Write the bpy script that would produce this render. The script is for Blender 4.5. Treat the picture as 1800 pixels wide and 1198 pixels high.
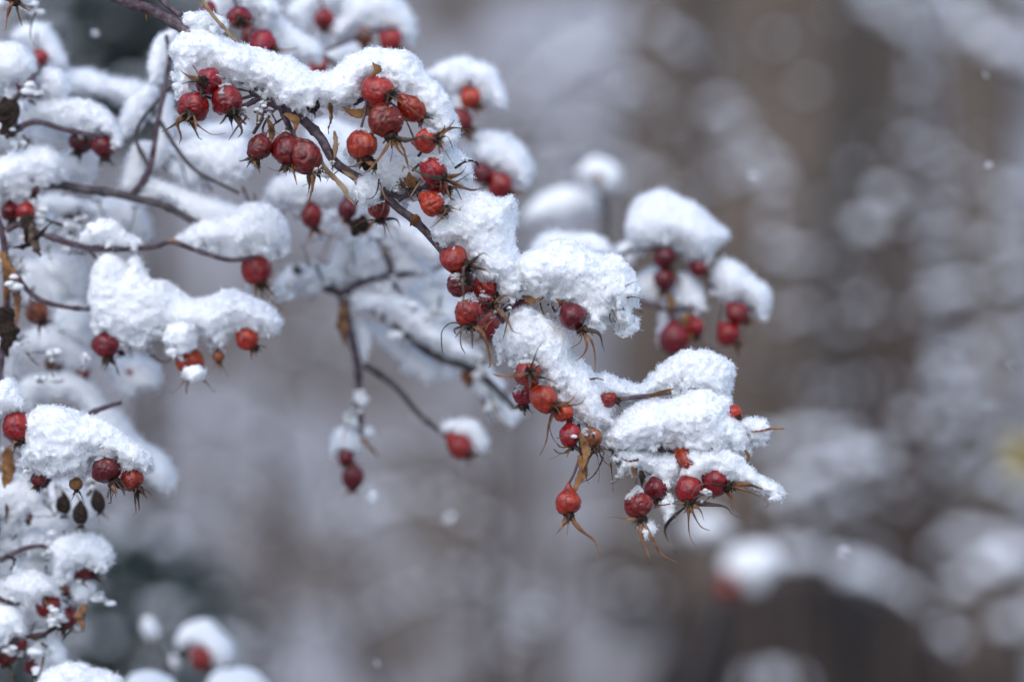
import bpy, math, random
import numpy as np
from mathutils import Vector

for o in list(bpy.data.objects):
    bpy.data.objects.remove(o)
scene = bpy.context.scene
COL = scene.collection
R = math.radians

# ------------------------------------------------------------------ camera, sky, sun, exposure
FOCUS = 1.126                      # metres from the lens to the sharp branch (the plane y = 0)
CAM_H = 1.2
K = 0.386 / 1800.0                 # metres per photograph pixel on the sharp plane
cam_data = bpy.data.cameras.new("camera")
cam_data.sensor_width = 36.0
cam_data.lens = 105.0
cam_data.clip_start = 0.05
cam_data.clip_end = 400.0
cam_data.dof.use_dof = True
cam_data.dof.focus_distance = FOCUS
cam_data.dof.aperture_fstop = 4.0
cam = bpy.data.objects.new("camera", cam_data)
COL.objects.link(cam)
cam.location = (0, -FOCUS, CAM_H)
cam.rotation_euler = (R(90), 0, 0)
scene.camera = cam

SUN_EL, SUN_AZ = 52.0, 200.0       # overcast: a very soft sun from behind the viewer
world = bpy.data.worlds.new("World")
scene.world = world
world.use_nodes = True
wn = world.node_tree
sky = wn.nodes.new("ShaderNodeTexSky")
sky.sky_type = 'NISHITA'
sky.sun_disc = False
sky.sun_elevation = R(SUN_EL)
sky.sun_rotation = R(SUN_AZ)
sky.air_density = 1.0
sky.dust_density = 1.4
sky.ozone_density = 1.0
wn.links.new(sky.outputs[0], wn.nodes["Background"].inputs[0])
wn.nodes["Background"].inputs[1].default_value = 0.15
sun_data = bpy.data.lights.new("sun", 'SUN')
sun_data.energy = 0.6
sun_data.angle = R(70)
sun_data.color = (1.0, 0.98, 0.96)
sun = bpy.data.objects.new("sun", sun_data)
COL.objects.link(sun)
_d = Vector((math.sin(R(SUN_AZ)) * math.cos(R(SUN_EL)), math.cos(R(SUN_AZ)) * math.cos(R(SUN_EL)), math.sin(R(SUN_EL))))
sun.rotation_euler = _d.to_track_quat('Z', 'Y').to_euler()
scene.view_settings.view_transform = 'Standard'
scene.view_settings.look = 'None'
scene.view_settings.exposure = 0.80
scene.view_settings.gamma = 1.0
scene.cycles.use_denoising = True
scene.cycles.max_bounces = 8
scene.cycles.transparent_max_bounces = 6
scene.cycles.sample_clamp_indirect = 6.0

# ------------------------------------------------------------------ helpers
rng = np.random.default_rng(7)

def at(px, py, y=0.0):
    """A point of the photograph, set at the depth y metres behind the sharp plane."""
    s = (FOCUS + y) / FOCUS
    return np.array([(px - 900.0) * K * s, y, CAM_H + (599.0 - py) * K * s])

def sc(y):
    return K * (FOCUS + y) / FOCUS

def tag(o, label=None, cat=None, group=None, kind=None):
    if label: o["label"] = label
    if cat: o["category"] = cat
    if group: o["group"] = group
    if kind: o["kind"] = kind
    return o

def empty(name, loc):
    o = bpy.data.objects.new(name, None)
    o.location = [float(v) for v in loc]
    o.empty_display_size = 0.01
    COL.objects.link(o)
    return o

def mesh_obj(name, V, F, mat, parent=None, smooth=True):
    """V in world metres; F an (n,4) or (n,3) array, or a list of faces."""
    V = np.asarray(V, dtype=np.float64)
    off = np.zeros(3)
    if parent is not None:
        p = parent
        while p is not None:
            off = off + np.array(p.location)
            p = p.parent
    me = bpy.data.meshes.new(name)
    if parent is None:
        off = V.mean(axis=0)
    W = (V - off).astype(np.float32)
    if isinstance(F, np.ndarray):
        n, k = F.shape
        me.vertices.add(len(W)); me.vertices.foreach_set("co", W.ravel())
        me.loops.add(n * k); me.loops.foreach_set("vertex_index", F.astype(np.int32).ravel())
        me.polygons.add(n)
        me.polygons.foreach_set("loop_start", np.arange(0, n * k, k, dtype=np.int32))
        me.update(calc_edges=True)
    else:
        me.from_pydata(W.tolist(), [], F)
        me.update()
    if smooth:
        me.polygons.foreach_set("use_smooth", np.ones(len(me.polygons), dtype=bool))
    if mat: me.materials.append(mat)
    o = bpy.data.objects.new(name, me)
    COL.objects.link(o)
    if parent is not None:
        o.parent = parent
    else:
        o.location = [float(v) for v in off]
    return o

class Geo:
    """Collects vertices and faces for one mesh."""
    def __init__(self): self.V, self.F, self.n = [], [], 0
    def add(self, V, F):
        V = np.asarray(V); self.V.append(V)
        self.F.extend([tuple(int(i) + self.n for i in f) for f in F]); self.n += len(V)
    def build(self, name, mat, parent=None, smooth=True):
        return mesh_obj(name, np.vstack(self.V), self.F, mat, parent, smooth)

_TAB = np.random.default_rng(3).random((32, 32, 32))
def noise(P, freq, seed=0):
    Q = np.asarray(P) * freq + seed * 7.31 + 100.0
    i = np.floor(Q).astype(int); f = Q - i; f = f * f * (3 - 2 * f)
    i0, i1 = i % 32, (i + 1) % 32
    r = 0
    for a in (0, 1):
        for b in (0, 1):
            for c in (0, 1):
                w = (f[..., 0] if a else 1 - f[..., 0]) * (f[..., 1] if b else 1 - f[..., 1]) * (f[..., 2] if c else 1 - f[..., 2])
                r = r + w * _TAB[(i1 if a else i0)[..., 0], (i1 if b else i0)[..., 1], (i1 if c else i0)[..., 2]]
    return r

def spline(pts, n):
    """Catmull-Rom through the points, n samples evenly by parameter."""
    P = np.asarray(pts, dtype=float)
    if len(P) == 2:
        t = np.linspace(0, 1, n)[:, None]
        return P[0] * (1 - t) + P[1] * t
    Q = np.vstack([2 * P[0] - P[1], P, 2 * P[-1] - P[-2]])
    t = np.linspace(0, len(P) - 1 - 1e-6, n)
    i = t.astype(int); u = (t - i)[:, None]
    a, b, c, d = Q[i], Q[i + 1], Q[i + 2], Q[i + 3]
    return 0.5 * (2 * b + (c - a) * u + (2 * a - 5 * b + 4 * c - d) * u ** 2 + (3 * b - a - 3 * c + d) * u ** 3)

def tube(P, rad, sides=7, flat=1.0, up=None, twist=0.0):
    """A closed tube along P; rad per point; flat < 1 squashes it across its second axis."""
    P = np.asarray(P); n = len(P)
    rad = np.broadcast_to(np.asarray(rad, dtype=float), (n,))
    T = np.gradient(P, axis=0); T /= np.linalg.norm(T, axis=1)[:, None] + 1e-12
    a = np.array(up if up is not None else (0.3, 0.5, 0.8)); 
    V = []
    N = a - T[0] * a.dot(T[0]); N /= np.linalg.norm(N) + 1e-12
    th = np.linspace(0, 2 * np.pi, sides, endpoint=False)
    for k in range(n):
        N = N - T[k] * N.dot(T[k]); N /= np.linalg.norm(N) + 1e-12
        B = np.cross(T[k], N)
        ph = th + twist * k / max(1, n - 1)
        V.append(P[k] + rad[k] * (np.cos(ph)[:, None] * N + flat * np.sin(ph)[:, None] * B) if twist == 0 else
                 P[k] + rad[k] * (np.cos(th)[:, None] * (N * math.cos(twist * k / n) + B * math.sin(twist * k / n)) + flat * np.sin(th)[:, None] * (B * math.cos(twist * k / n) - N * math.sin(twist * k / n))))
    V = np.vstack(V)
    F = []
    for k in range(n - 1):
        for s in range(sides):
            s2 = (s + 1) % sides
            F.append((k * sides + s, k * sides + s2, (k + 1) * sides + s2, (k + 1) * sides + s))
    F.append(tuple(range(sides - 1, -1, -1))); F.append(tuple((n - 1) * sides + s for s in range(sides)))
    return V, F

# ------------------------------------------------------------------ materials
def new_mat(name):
    m = bpy.data.materials.new(name); m.use_nodes = True
    nt = m.node_tree
    return m, nt, nt.nodes["Principled BSDF"]

def nd(nt, kind, **kw):
    n = nt.nodes.new(kind)
    for k, v in kw.items():
        if k in n.inputs: n.inputs[k].default_value = v
        else: setattr(n, k, v)
    return n

def ramp(nt, fac, stops):
    r = nt.nodes.new("ShaderNodeValToRGB")
    e = r.color_ramp.elements
    while len(e) < len(stops): e.new(0.5)
    for i, (p, c) in enumerate(stops):
        e[i].position = p; e[i].color = (*c, 1)
    nt.links.new(fac, r.inputs[0])
    return r.outputs[0]

def obj_noise(nt, scale, detail=3.0, rough=0.55, world=False):
    tc = nt.nodes.new("ShaderNodeTexCoord")
    n = nd(nt, "ShaderNodeTexNoise", Scale=scale, Detail=detail, Roughness=rough)
    if world:
        g = nt.nodes.new("ShaderNodeNewGeometry"); nt.links.new(g.outputs["Position"], n.inputs["Vector"])
    else:
        nt.links.new(tc.outputs["Object"], n.inputs["Vector"])
    return n.outputs["Fac"]

def add_bump(nt, bs, fac, strength, dist):
    b = nd(nt, "ShaderNodeBump", Strength=strength, Distance=dist)
    nt.links.new(fac, b.inputs["Height"]); nt.links.new(b.outputs[0], bs.inputs["Normal"])

def mat_snow():
    m, nt, b = new_mat("snow")
    b.inputs["Base Color"].default_value = (0.90, 0.91, 0.93, 1)
    b.inputs["Roughness"].default_value = 0.65
    b.inputs["Specular IOR Level"].default_value = 0.25
    b.inputs["Subsurface Weight"].default_value = 0.9
    b.inputs["Subsurface Radius"].default_value = (1.0, 1.0, 1.1)
    b.inputs["Subsurface Scale"].default_value = 0.0035
    add_bump(nt, b, obj_noise(nt, 1600, 3, 0.6), 0.6, 0.0006)
    return m

def mat_crystal():
    m, nt, b = new_mat("snow_crystal")
    nt.nodes.remove(b)
    out = nt.nodes["Material Output"]
    d = nd(nt, "ShaderNodeBsdfDiffuse", Color=(0.92, 0.93, 0.95, 1))
    t = nd(nt, "ShaderNodeBsdfTranslucent", Color=(0.92, 0.93, 0.95, 1))
    mx = nd(nt, "ShaderNodeMixShader", Fac=0.5)
    nt.links.new(d.outputs[0], mx.inputs[1]); nt.links.new(t.outputs[0], mx.inputs[2])
    nt.links.new(mx.outputs[0], out.inputs[0])
    return m

def mat_far_snow():
    m, nt, b = new_mat("lying_snow")
    b.inputs["Base Color"].default_value = (0.86, 0.87, 0.90, 1)
    b.inputs["Roughness"].default_value = 0.8
    return m

def mat_hip(name, dark, mid, light):
    m, nt, b = new_mat(name)
    f = obj_noise(nt, 260, 4, 0.6)
    c1 = ramp(nt, f, [(0.30, dark), (0.50, mid), (0.72, light)])
    # brown scabs and freckles of age
    sp = obj_noise(nt, 900, 2, 0.5)
    sm = ramp(nt, sp, [(0.62, (0, 0, 0)), (0.74, (0.75, 0.75, 0.75))])
    mx = nd(nt, "ShaderNodeMixRGB"); mx.inputs[2].default_value = (0.06, 0.010, 0.007, 1)
    nt.links.new(sm, mx.inputs[0]); nt.links.new(c1, mx.inputs[1])
    # every fruit has ripened a little differently
    oi = nt.nodes.new("ShaderNodeObjectInfo")
    hv = nd(nt, "ShaderNodeHueSaturation")
    mr = nd(nt, "ShaderNodeMapRange"); mr.inputs[3].default_value = 0.493; mr.inputs[4].default_value = 0.508
    mv = nd(nt, "ShaderNodeMapRange"); mv.inputs[3].default_value = 1.55; mv.inputs[4].default_value = 0.8
    nt.links.new(oi.outputs["Random"], mr.inputs[0]); nt.links.new(mr.outputs[0], hv.inputs["Hue"])
    wn_ = nd(nt, "ShaderNodeTexWhiteNoise"); wn_.noise_dimensions = '1D'
    nt.links.new(oi.outputs["Random"], wn_.inputs["W"]); nt.links.new(wn_.outputs["Value"], mv.inputs[0])
    nt.links.new(mv.outputs[0], hv.inputs["Value"])
    nt.links.new(mx.outputs[0], hv.inputs["Color"]); nt.links.new(hv.outputs[0], b.inputs["Base Color"])
    b.inputs["Roughness"].default_value = 0.27
    b.inputs["Specular IOR Level"].default_value = 0.55
    b.inputs["Subsurface Weight"].default_value = 0.12
    b.inputs["Subsurface Radius"].default_value = (1.0, 0.25, 0.1)
    b.inputs["Subsurface Scale"].default_value = 0.0015
    add_bump(nt, b, obj_noise(nt, 520, 3, 0.55), 0.5, 0.0010)
    return m

def mat_noise(name, stops, scale, rough=0.8, bump=0.4, bdist=0.0005, detail=4, world=False, bscale=None):
    m, nt, b = new_mat(name)
    f = obj_noise(nt, scale, detail, 0.6, world)
    nt.links.new(ramp(nt, f, stops), b.inputs["Base Color"])
    b.inputs["Roughness"].default_value = rough
    b.inputs["Specular IOR Level"].default_value = 0.3
    if bump: add_bump(nt, b, obj_noise(nt, bscale or scale * 3, 3, 0.6, world), bump, bdist)
    return m

M = {}
M["snow"] = mat_snow(); M["crystal"] = mat_crystal(); M["far_snow"] = mat_far_snow()
M["red"] = mat_hip("hip_red", (0.085, 0.003, 0.004), (0.21, 0.006, 0.006), (0.33, 0.022, 0.010))
M["dark"] = mat_hip("hip_dark_red", (0.045, 0.002, 0.004), (0.115, 0.004, 0.006), (0.20, 0.009, 0.008))
M["orange"] = mat_hip("hip_orange_red", (0.15, 0.005, 0.004), (0.30, 0.016, 0.007), (0.40, 0.06, 0.014))
M["brown"] = mat_hip("hip_brown", (0.045, 0.014, 0.008), (0.16, 0.04, 0.014), (0.30, 0.09, 0.03))
M["calyx"] = mat_noise("withered_calyx", [(0.3, (0.012, 0.008, 0.006)), (0.55, (0.035, 0.022, 0.016)), (0.8, (0.13, 0.085, 0.055))], 900, 0.9)
M["sepal"] = mat_noise("dry_sepal", [(0.28, (0.035, 0.018, 0.012)), (0.46, (0.15, 0.068, 0.034)), (0.7, (0.36, 0.18, 0.085))], 240, 0.75)
M["sepal_grey"] = mat_noise("grey_sepal", [(0.28, (0.02, 0.014, 0.011)), (0.5, (0.075, 0.05, 0.036)), (0.78, (0.27, 0.2, 0.15))], 160, 0.8)
M["straw"] = mat_noise("straw", [(0.3, (0.16, 0.09, 0.04)), (0.6, (0.36, 0.25, 0.14)), (0.8, (0.45, 0.38, 0.27))], 200, 0.7)
M["leaf"] = mat_noise("withered_leaf", [(0.28, (0.06, 0.028, 0.012)), (0.5, (0.22, 0.10, 0.035)), (0.75, (0.40, 0.22, 0.09))], 220, 0.75)
M["bark"] = mat_noise("rose_bark", [(0.3, (0.035, 0.018, 0.024)), (0.5, (0.085, 0.055, 0.066)), (0.75, (0.20, 0.165, 0.175))], 330, 0.6)
M["bark_grey"] = mat_noise("grey_bark", [(0.3, (0.035, 0.028, 0.03)), (0.55, (0.085, 0.072, 0.075)), (0.8, (0.2, 0.18, 0.17))], 300, 0.7)
M["far_bark"] = mat_noise("tree_bark", [(0.3, (0.095, 0.074, 0.058)), (0.6, (0.16, 0.126, 0.103)), (0.8, (0.22, 0.185, 0.16))], 9, 0.9, 0.8, 0.02, world=True)
M["twig"] = mat_noise("shrub_twig", [(0.3, (0.04, 0.027, 0.022)), (0.7, (0.10, 0.07, 0.055))], 20, 0.9, 0)
M["hollow_mat"] = mat_noise("dark_hollow", [(0.3, (0.012, 0.010, 0.009)), (0.7, (0.026, 0.021, 0.020))], 8, 0.9, 0.6, 0.02)  # darkness of the hollow under the bough, put into its stand-in's colour
M["needle"] = mat_noise("needles", [(0.3, (0.012, 0.022, 0.020)), (0.7, (0.035, 0.055, 0.05))], 6, 0.8, 0)
M["bud"] = mat_noise("orange_bud", [(0.3, (0.25, 0.11, 0.02)), (0.7, (0.45, 0.22, 0.05))], 300, 0.6, 0)
M["yellow"] = mat_noise("yellow_leaf", [(0.3, (0.30, 0.22, 0.02)), (0.7, (0.50, 0.40, 0.06))], 60, 0.6, 0)

# ------------------------------------------------------------------ snow lying on the branches
def surface_nets(f, org, h):
    s = f > 0
    C = [(a, b, c) for a in (0, 1) for b in (0, 1) for c in (0, 1)]
    n = np.array(f.shape) - 1
    def sl(g, o): return g[o[0]:o[0] + n[0], o[1]:o[1] + n[1], o[2]:o[2] + n[2]]
    cnt = sum(sl(s, o).astype(np.int8) for o in C)
    mask = (cnt > 0) & (cnt < 8)
    ii = np.argwhere(mask)
    acc = np.zeros((len(ii), 3)); num = np.zeros(len(ii))
    for a in range(8):
        for b in range(a + 1, 8):
            d = np.abs(np.array(C[a]) - np.array(C[b]))
            if d.sum() != 1: continue
            fa, fb = sl(f, C[a])[mask], sl(f, C[b])[mask]
            x = (fa > 0) != (fb > 0)
            t = np.where(x, fa / np.where(x, fa - fb, 1), 0)
            p = np.array(C[a])[None] + t[:, None] * (np.array(C[b]) - np.array(C[a]))[None]
            acc[x] += p[x]; num[x] += 1
    V = (ii + acc / num[:, None]) * h + org
    idx = -np.ones(mask.shape, dtype=np.int64); idx[mask] = np.arange(len(ii))
    F = []
    for ax in range(3):
        u, v = (ax + 1) % 3, (ax + 2) % 3
        lo = [slice(None)] * 3; hi = [slice(None)] * 3
        lo[ax] = slice(0, -1); hi[ax] = slice(1, None)
        for g in (lo, hi):
            g[u] = slice(1, -1); g[v] = slice(1, -1)
        A, B = s[tuple(lo)], s[tuple(hi)]
        e = np.argwhere(A != B)
        if not len(e): continue
        pos = A[tuple(e.T)]
        base = e.copy(); base[:, u] += 1; base[:, v] += 1
        q = []
        for du, dv in ((-1, -1), (0, -1), (0, 0), (-1, 0)):
            c = base.copy(); c[:, u] += du; c[:, v] += dv
            q.append(idx[tuple(c.T)])
        q = np.stack(q, 1)
        q[~pos] = q[~pos][:, ::-1]
        F.append(q)
    F = np.vstack(F)
    # keep the largest connected piece
    lab = np.arange(len(V))
    E = np.vstack([F[:, [0, 1]], F[:, [1, 2]], F[:, [2, 3]]])
    for _ in range(200):
        old = lab.copy()
        mn = np.minimum(lab[E[:, 0]], lab[E[:, 1]])
        np.minimum.at(lab, E[:, 0], mn); np.minimum.at(lab, E[:, 1], mn)
        lab = lab[lab]; lab = lab[lab]
        if (lab == old).all(): break
    ids, cn = np.unique(lab, return_counts=True)
    keep = lab == ids[cn.argmax()]
    F = F[keep[F].all(axis=1)]
    new = np.cumsum(keep) - 1
    return V[keep], new[F]

def poly_dist(X, Z, P):
    """Signed distance to a closed outline, positive inside."""
    d = np.full(X.shape, 1e9); ins = np.zeros(X.shape, dtype=bool)
    for k in range(len(P)):
        a, b = P[k - 1], P[k]
        e = b - a; L = e.dot(e) + 1e-18
        t = np.clip(((X - a[0]) * e[0] + (Z - a[1]) * e[1]) / L, 0, 1)
        d = np.minimum(d, (X - a[0] - t * e[0]) ** 2 + (Z - a[1] - t * e[1]) ** 2)
        c = (a[1] > Z) != (b[1] > Z)
        with np.errstate(divide='ignore', invalid='ignore'):
            xx = a[0] + (Z - a[1]) / (b[1] - a[1]) * (b[0] - a[0])
        ins ^= c & (X < xx)
    d = np.sqrt(d)
    return np.where(ins, d, -d)

def rand_unit(n):
    v = rng.normal(size=(n, 3))
    return v / np.linalg.norm(v, axis=1)[:, None]

def crystal_mesh(P, N, L, wid):
    """Thin four-sided blades (two triangles each) at P, leaning along N."""
    n = len(P)
    D = N * 0.75 + rand_unit(n) * 0.85
    D /= np.linalg.norm(D, axis=1)[:, None]
    S = np.cross(D, rand_unit(n)); S /= np.linalg.norm(S, axis=1)[:, None] + 1e-9
    l = (L * rng.uniform(0.4, 1.25, n))[:, None]; w = (wid * rng.uniform(0.6, 1.3, n))[:, None]
    base = P - D * l * 0.35
    mid = P + D * l * 0.35
    V = np.stack([base, mid + S * w, P + D * l, mid - S * w], 1).reshape(-1, 3)
    F = np.arange(4 * n).reshape(n, 4)
    return V, F

def back(y):
    """Twigs behind the sharp branch stand this far off."""
    return y if not 0.027 < y < 0.2 else y * 1.4 if y < 0.085 else 0.119 + (y - 0.085) * 0.45

def snow(label, pts, y=0.0, thick=11.0, rmax=11.0, vox=0.5, crystals=1.0, group=None, amp=1.0, lift=0.0, cl=0.75):
    """A clump of lying snow: outline in photograph pixels, swollen to its own thickness (mm), lumpy and grainy."""
    y = back(y)
    k = sc(y)
    P2 = spline(list(pts) + [pts[0]], len(pts) * 5)[:-1]
    P = np.stack([(P2[:, 0] - 900) * k, CAM_H + (599 - P2[:, 1]) * k], 1)
    T, RM, h = thick * 1e-3, rmax * 1e-3, vox * 1e-3
    pad = 5 * h + 0.0015
    lo = np.array([P[:, 0].min() - pad, -T * 1.25 - pad, P[:, 1].min() - pad])
    hi = np.array([P[:, 0].max() + pad, T * 1.25 + pad, P[:, 1].max() + pad])
    n = np.ceil((hi - lo) / h).astype(int) + 1
    x = lo[0] + np.arange(n[0]) * h; yy = lo[1] + np.arange(n[1]) * h; z = lo[2] + np.arange(n[2]) * h
    X, Z = np.meshgrid(x, z, indexing='ij')
    d = poly_dist(X, Z, P)
    RM = min(RM, max(d.max(), 2 * h)); 
    T = min(T, RM * 1.15)
    a = (RM - np.minimum(d, RM)) / RM
    # the lower face of a clump sits further in than its top
    f = RM * (1 - np.sqrt(a[:, None, :] ** 2 + (yy[None, :, None] / T) ** 2))
    near = np.abs(f) < 0.006
    idx = np.argwhere(near)
    Q = idx * h + lo
    sd = float(rng.integers(0, 1000))
    add = (noise(Q, 1 / 0.011, sd) - 0.5) * 0.0040 * amp + (noise(Q, 1 / 0.0042, sd + 1) - 0.5) * 0.0010 * amp
    if vox <= 0.7:
        add += (noise(Q, 1 / 0.0019, sd + 2) - 0.5) * 0.0019 + (noise(Q, 1 / 0.00095, sd + 3) - 0.5) * 0.0011
    # the lower edge crumbles: deeper holes and crumbs there than on the settled top
    ins = d > 0
    zb = np.where(ins.any(1), np.where(ins, Z, 1e9).min(1), 0); zt = np.where(ins.any(1), np.where(ins, Z, -1e9).max(1), 1)
    low = np.clip(1.0 - (Q[:, 2] - zb[idx[:, 0]]) / (0.5 * np.maximum(zt - zb, 1e-4)[idx[:, 0]]), 0, 1.3)
    add += low * ((noise(Q, 1 / 0.0026, sd + 7) - 0.60) * 0.0056 + (noise(Q, 1 / 0.0013, sd + 8) - 0.5) * 0.0034) * min(1.0, RM / 0.006)
    f[near] += add
    V, F = surface_nets(f, lo, h)
    V = V + np.array([0, y + lift, 0])
    o = mesh_obj("snow_clump", V, F, M["snow"])
    tag(o, label, "snow clump", group)
    if crystals > 0:
        A = V[F]
        nr = np.cross(A[:, 2] - A[:, 0], A[:, 3] - A[:, 1]); ar = np.linalg.norm(nr, axis=1)
        nr /= ar[:, None] + 1e-12
        ar = 0.5 * ar
        cnt = int(min(60000, ar.sum() * 1e6 * 2.1 * crystals))
        pick = rng.choice(len(F), cnt, p=ar / ar.sum())
        w = rng.random((cnt, 4)); w /= w.sum(1)[:, None]
        C = (A[pick] * w[:, :, None]).sum(1); N = nr[pick]
        # crystals gather in little tufts: leave bald spots between them
        keep = noise(C, 1 / 0.0028, sd + 5) + 0.35 * rng.random(cnt) > 0.52
        C, N = C[keep], N[keep]
        q = max(1, vox / 0.6)
        D0 = N + rng.normal(size=N.shape) * 0.55 + np.array([0, 0, 0.25]); D0 /= np.linalg.norm(D0, axis=1)[:, None]
        ln = cl * 1e-3 * q * (0.45 + 1.5 * rng.random(len(C)) ** 3)
        C3 = np.concatenate([C + D0 * (ln * s)[:, None] + rng.normal(size=C.shape) * 0.00012 * q for s in (0.1, 0.4, 0.75, 1.0)])
        CV, CF = crystal_mesh(C3, np.tile(D0, (4, 1)), 0.55e-3 * q, 0.00013 * q)
        co = mesh_obj("ice_crystals", CV, CF, M["crystal"], o, smooth=False)
        tag(co, kind="stuff")
    return o

# ------------------------------------------------------------------ rose hips
def basis(ax):
    ax = np.array(ax, dtype=float); ax /= np.linalg.norm(ax)
    t = np.array([0, 1.0, 0]) if abs(ax[1]) < 0.8 else np.array([1.0, 0, 0])
    u = np.cross(ax, t); u /= np.linalg.norm(u)
    return ax, u, np.cross(ax, u)

def fruit(name, c, ax, r, parent, mat, neck=0.25, el=1.0, wrinkle=1.0, seed=0, res=1.0):
    ax, u, v = basis(ax)
    nt_, nph = int(30 * res) + 2, int(40 * res) + 4
    th = np.linspace(0, np.pi, nt_); ph = np.linspace(0, 2 * np.pi, nph, endpoint=False)
    TH, PH = np.meshgrid(th[1:-1], ph, indexing='ij')
    rad = np.sin(TH) * (1 - neck * 0.45 * np.exp(-(TH / 0.75) ** 2))
    al = -np.cos(TH) * el - neck * 0.9 * np.exp(-(TH / 0.42) ** 2) - 0.10 * np.exp(-((np.pi - TH) / 0.35) ** 2)
    def place(rad, al, PH):
        return (al[..., None] * ax + rad[..., None] * (np.cos(PH)[..., None] * u + np.sin(PH)[..., None] * v))
    D = place(rad, al, PH).reshape(-1, 3)
    D = np.vstack([D, [ax * (-el - neck * 0.9)], [ax * (el - 0.10)]])
    L = np.stack([D @ u, D @ v, (D @ ax) * 0.55], 1)
    w = 1 - np.abs(2 * noise(L, 2.6, seed) - 1)
    w2 = 1 - np.abs(2 * noise(L * np.array([1, 1, 1.6]), 5.5, seed + 1) - 1)
    dis = 1 + (noise(L, 1.3, seed + 2) - 0.5) * 0.30 - wrinkle * (0.085 * w ** 5 + 0.03 * w2 ** 4 + 0.02 * (1 - np.abs(2 * noise(L * np.array([1, 1, 0.5]), 10, seed + 3) - 1)) ** 4)
    V = np.array(c) + D * r * dis[:, None]
    F = []
    m = nt_ - 2
    for i in range(m - 1):
        for j in range(nph):
            j2 = (j + 1) % nph
            F.append((i * nph + j, i * nph + j2, (i + 1) * nph + j2, (i + 1) * nph + j))
    for j in range(nph):
        j2 = (j + 1) % nph
        F.append((m * nph, j2, j)); F.append((m * nph + 1, (m - 1) * nph + j, (m - 1) * nph + j2))
    return mesh_obj(name, V, F, mat, parent)

def sepal_geo(P, w0, flat=0.3, sides=6):
    n = len(P)
    t = np.linspace(0, 1, n)
    w = w0 * (0.75 + 0.6 * np.sin(np.pi * np.minimum(1, t * 2.2)) * (t < 0.45)) * (1 - t) ** 0.75 + w0 * 0.12
    w = w * (1 + 0.22 * (rng.random(n) - 0.5))
    return tube(P, w, sides, flat, up=rand_unit(1)[0], twist=rng.uniform(-2.5, 2.5))

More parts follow.
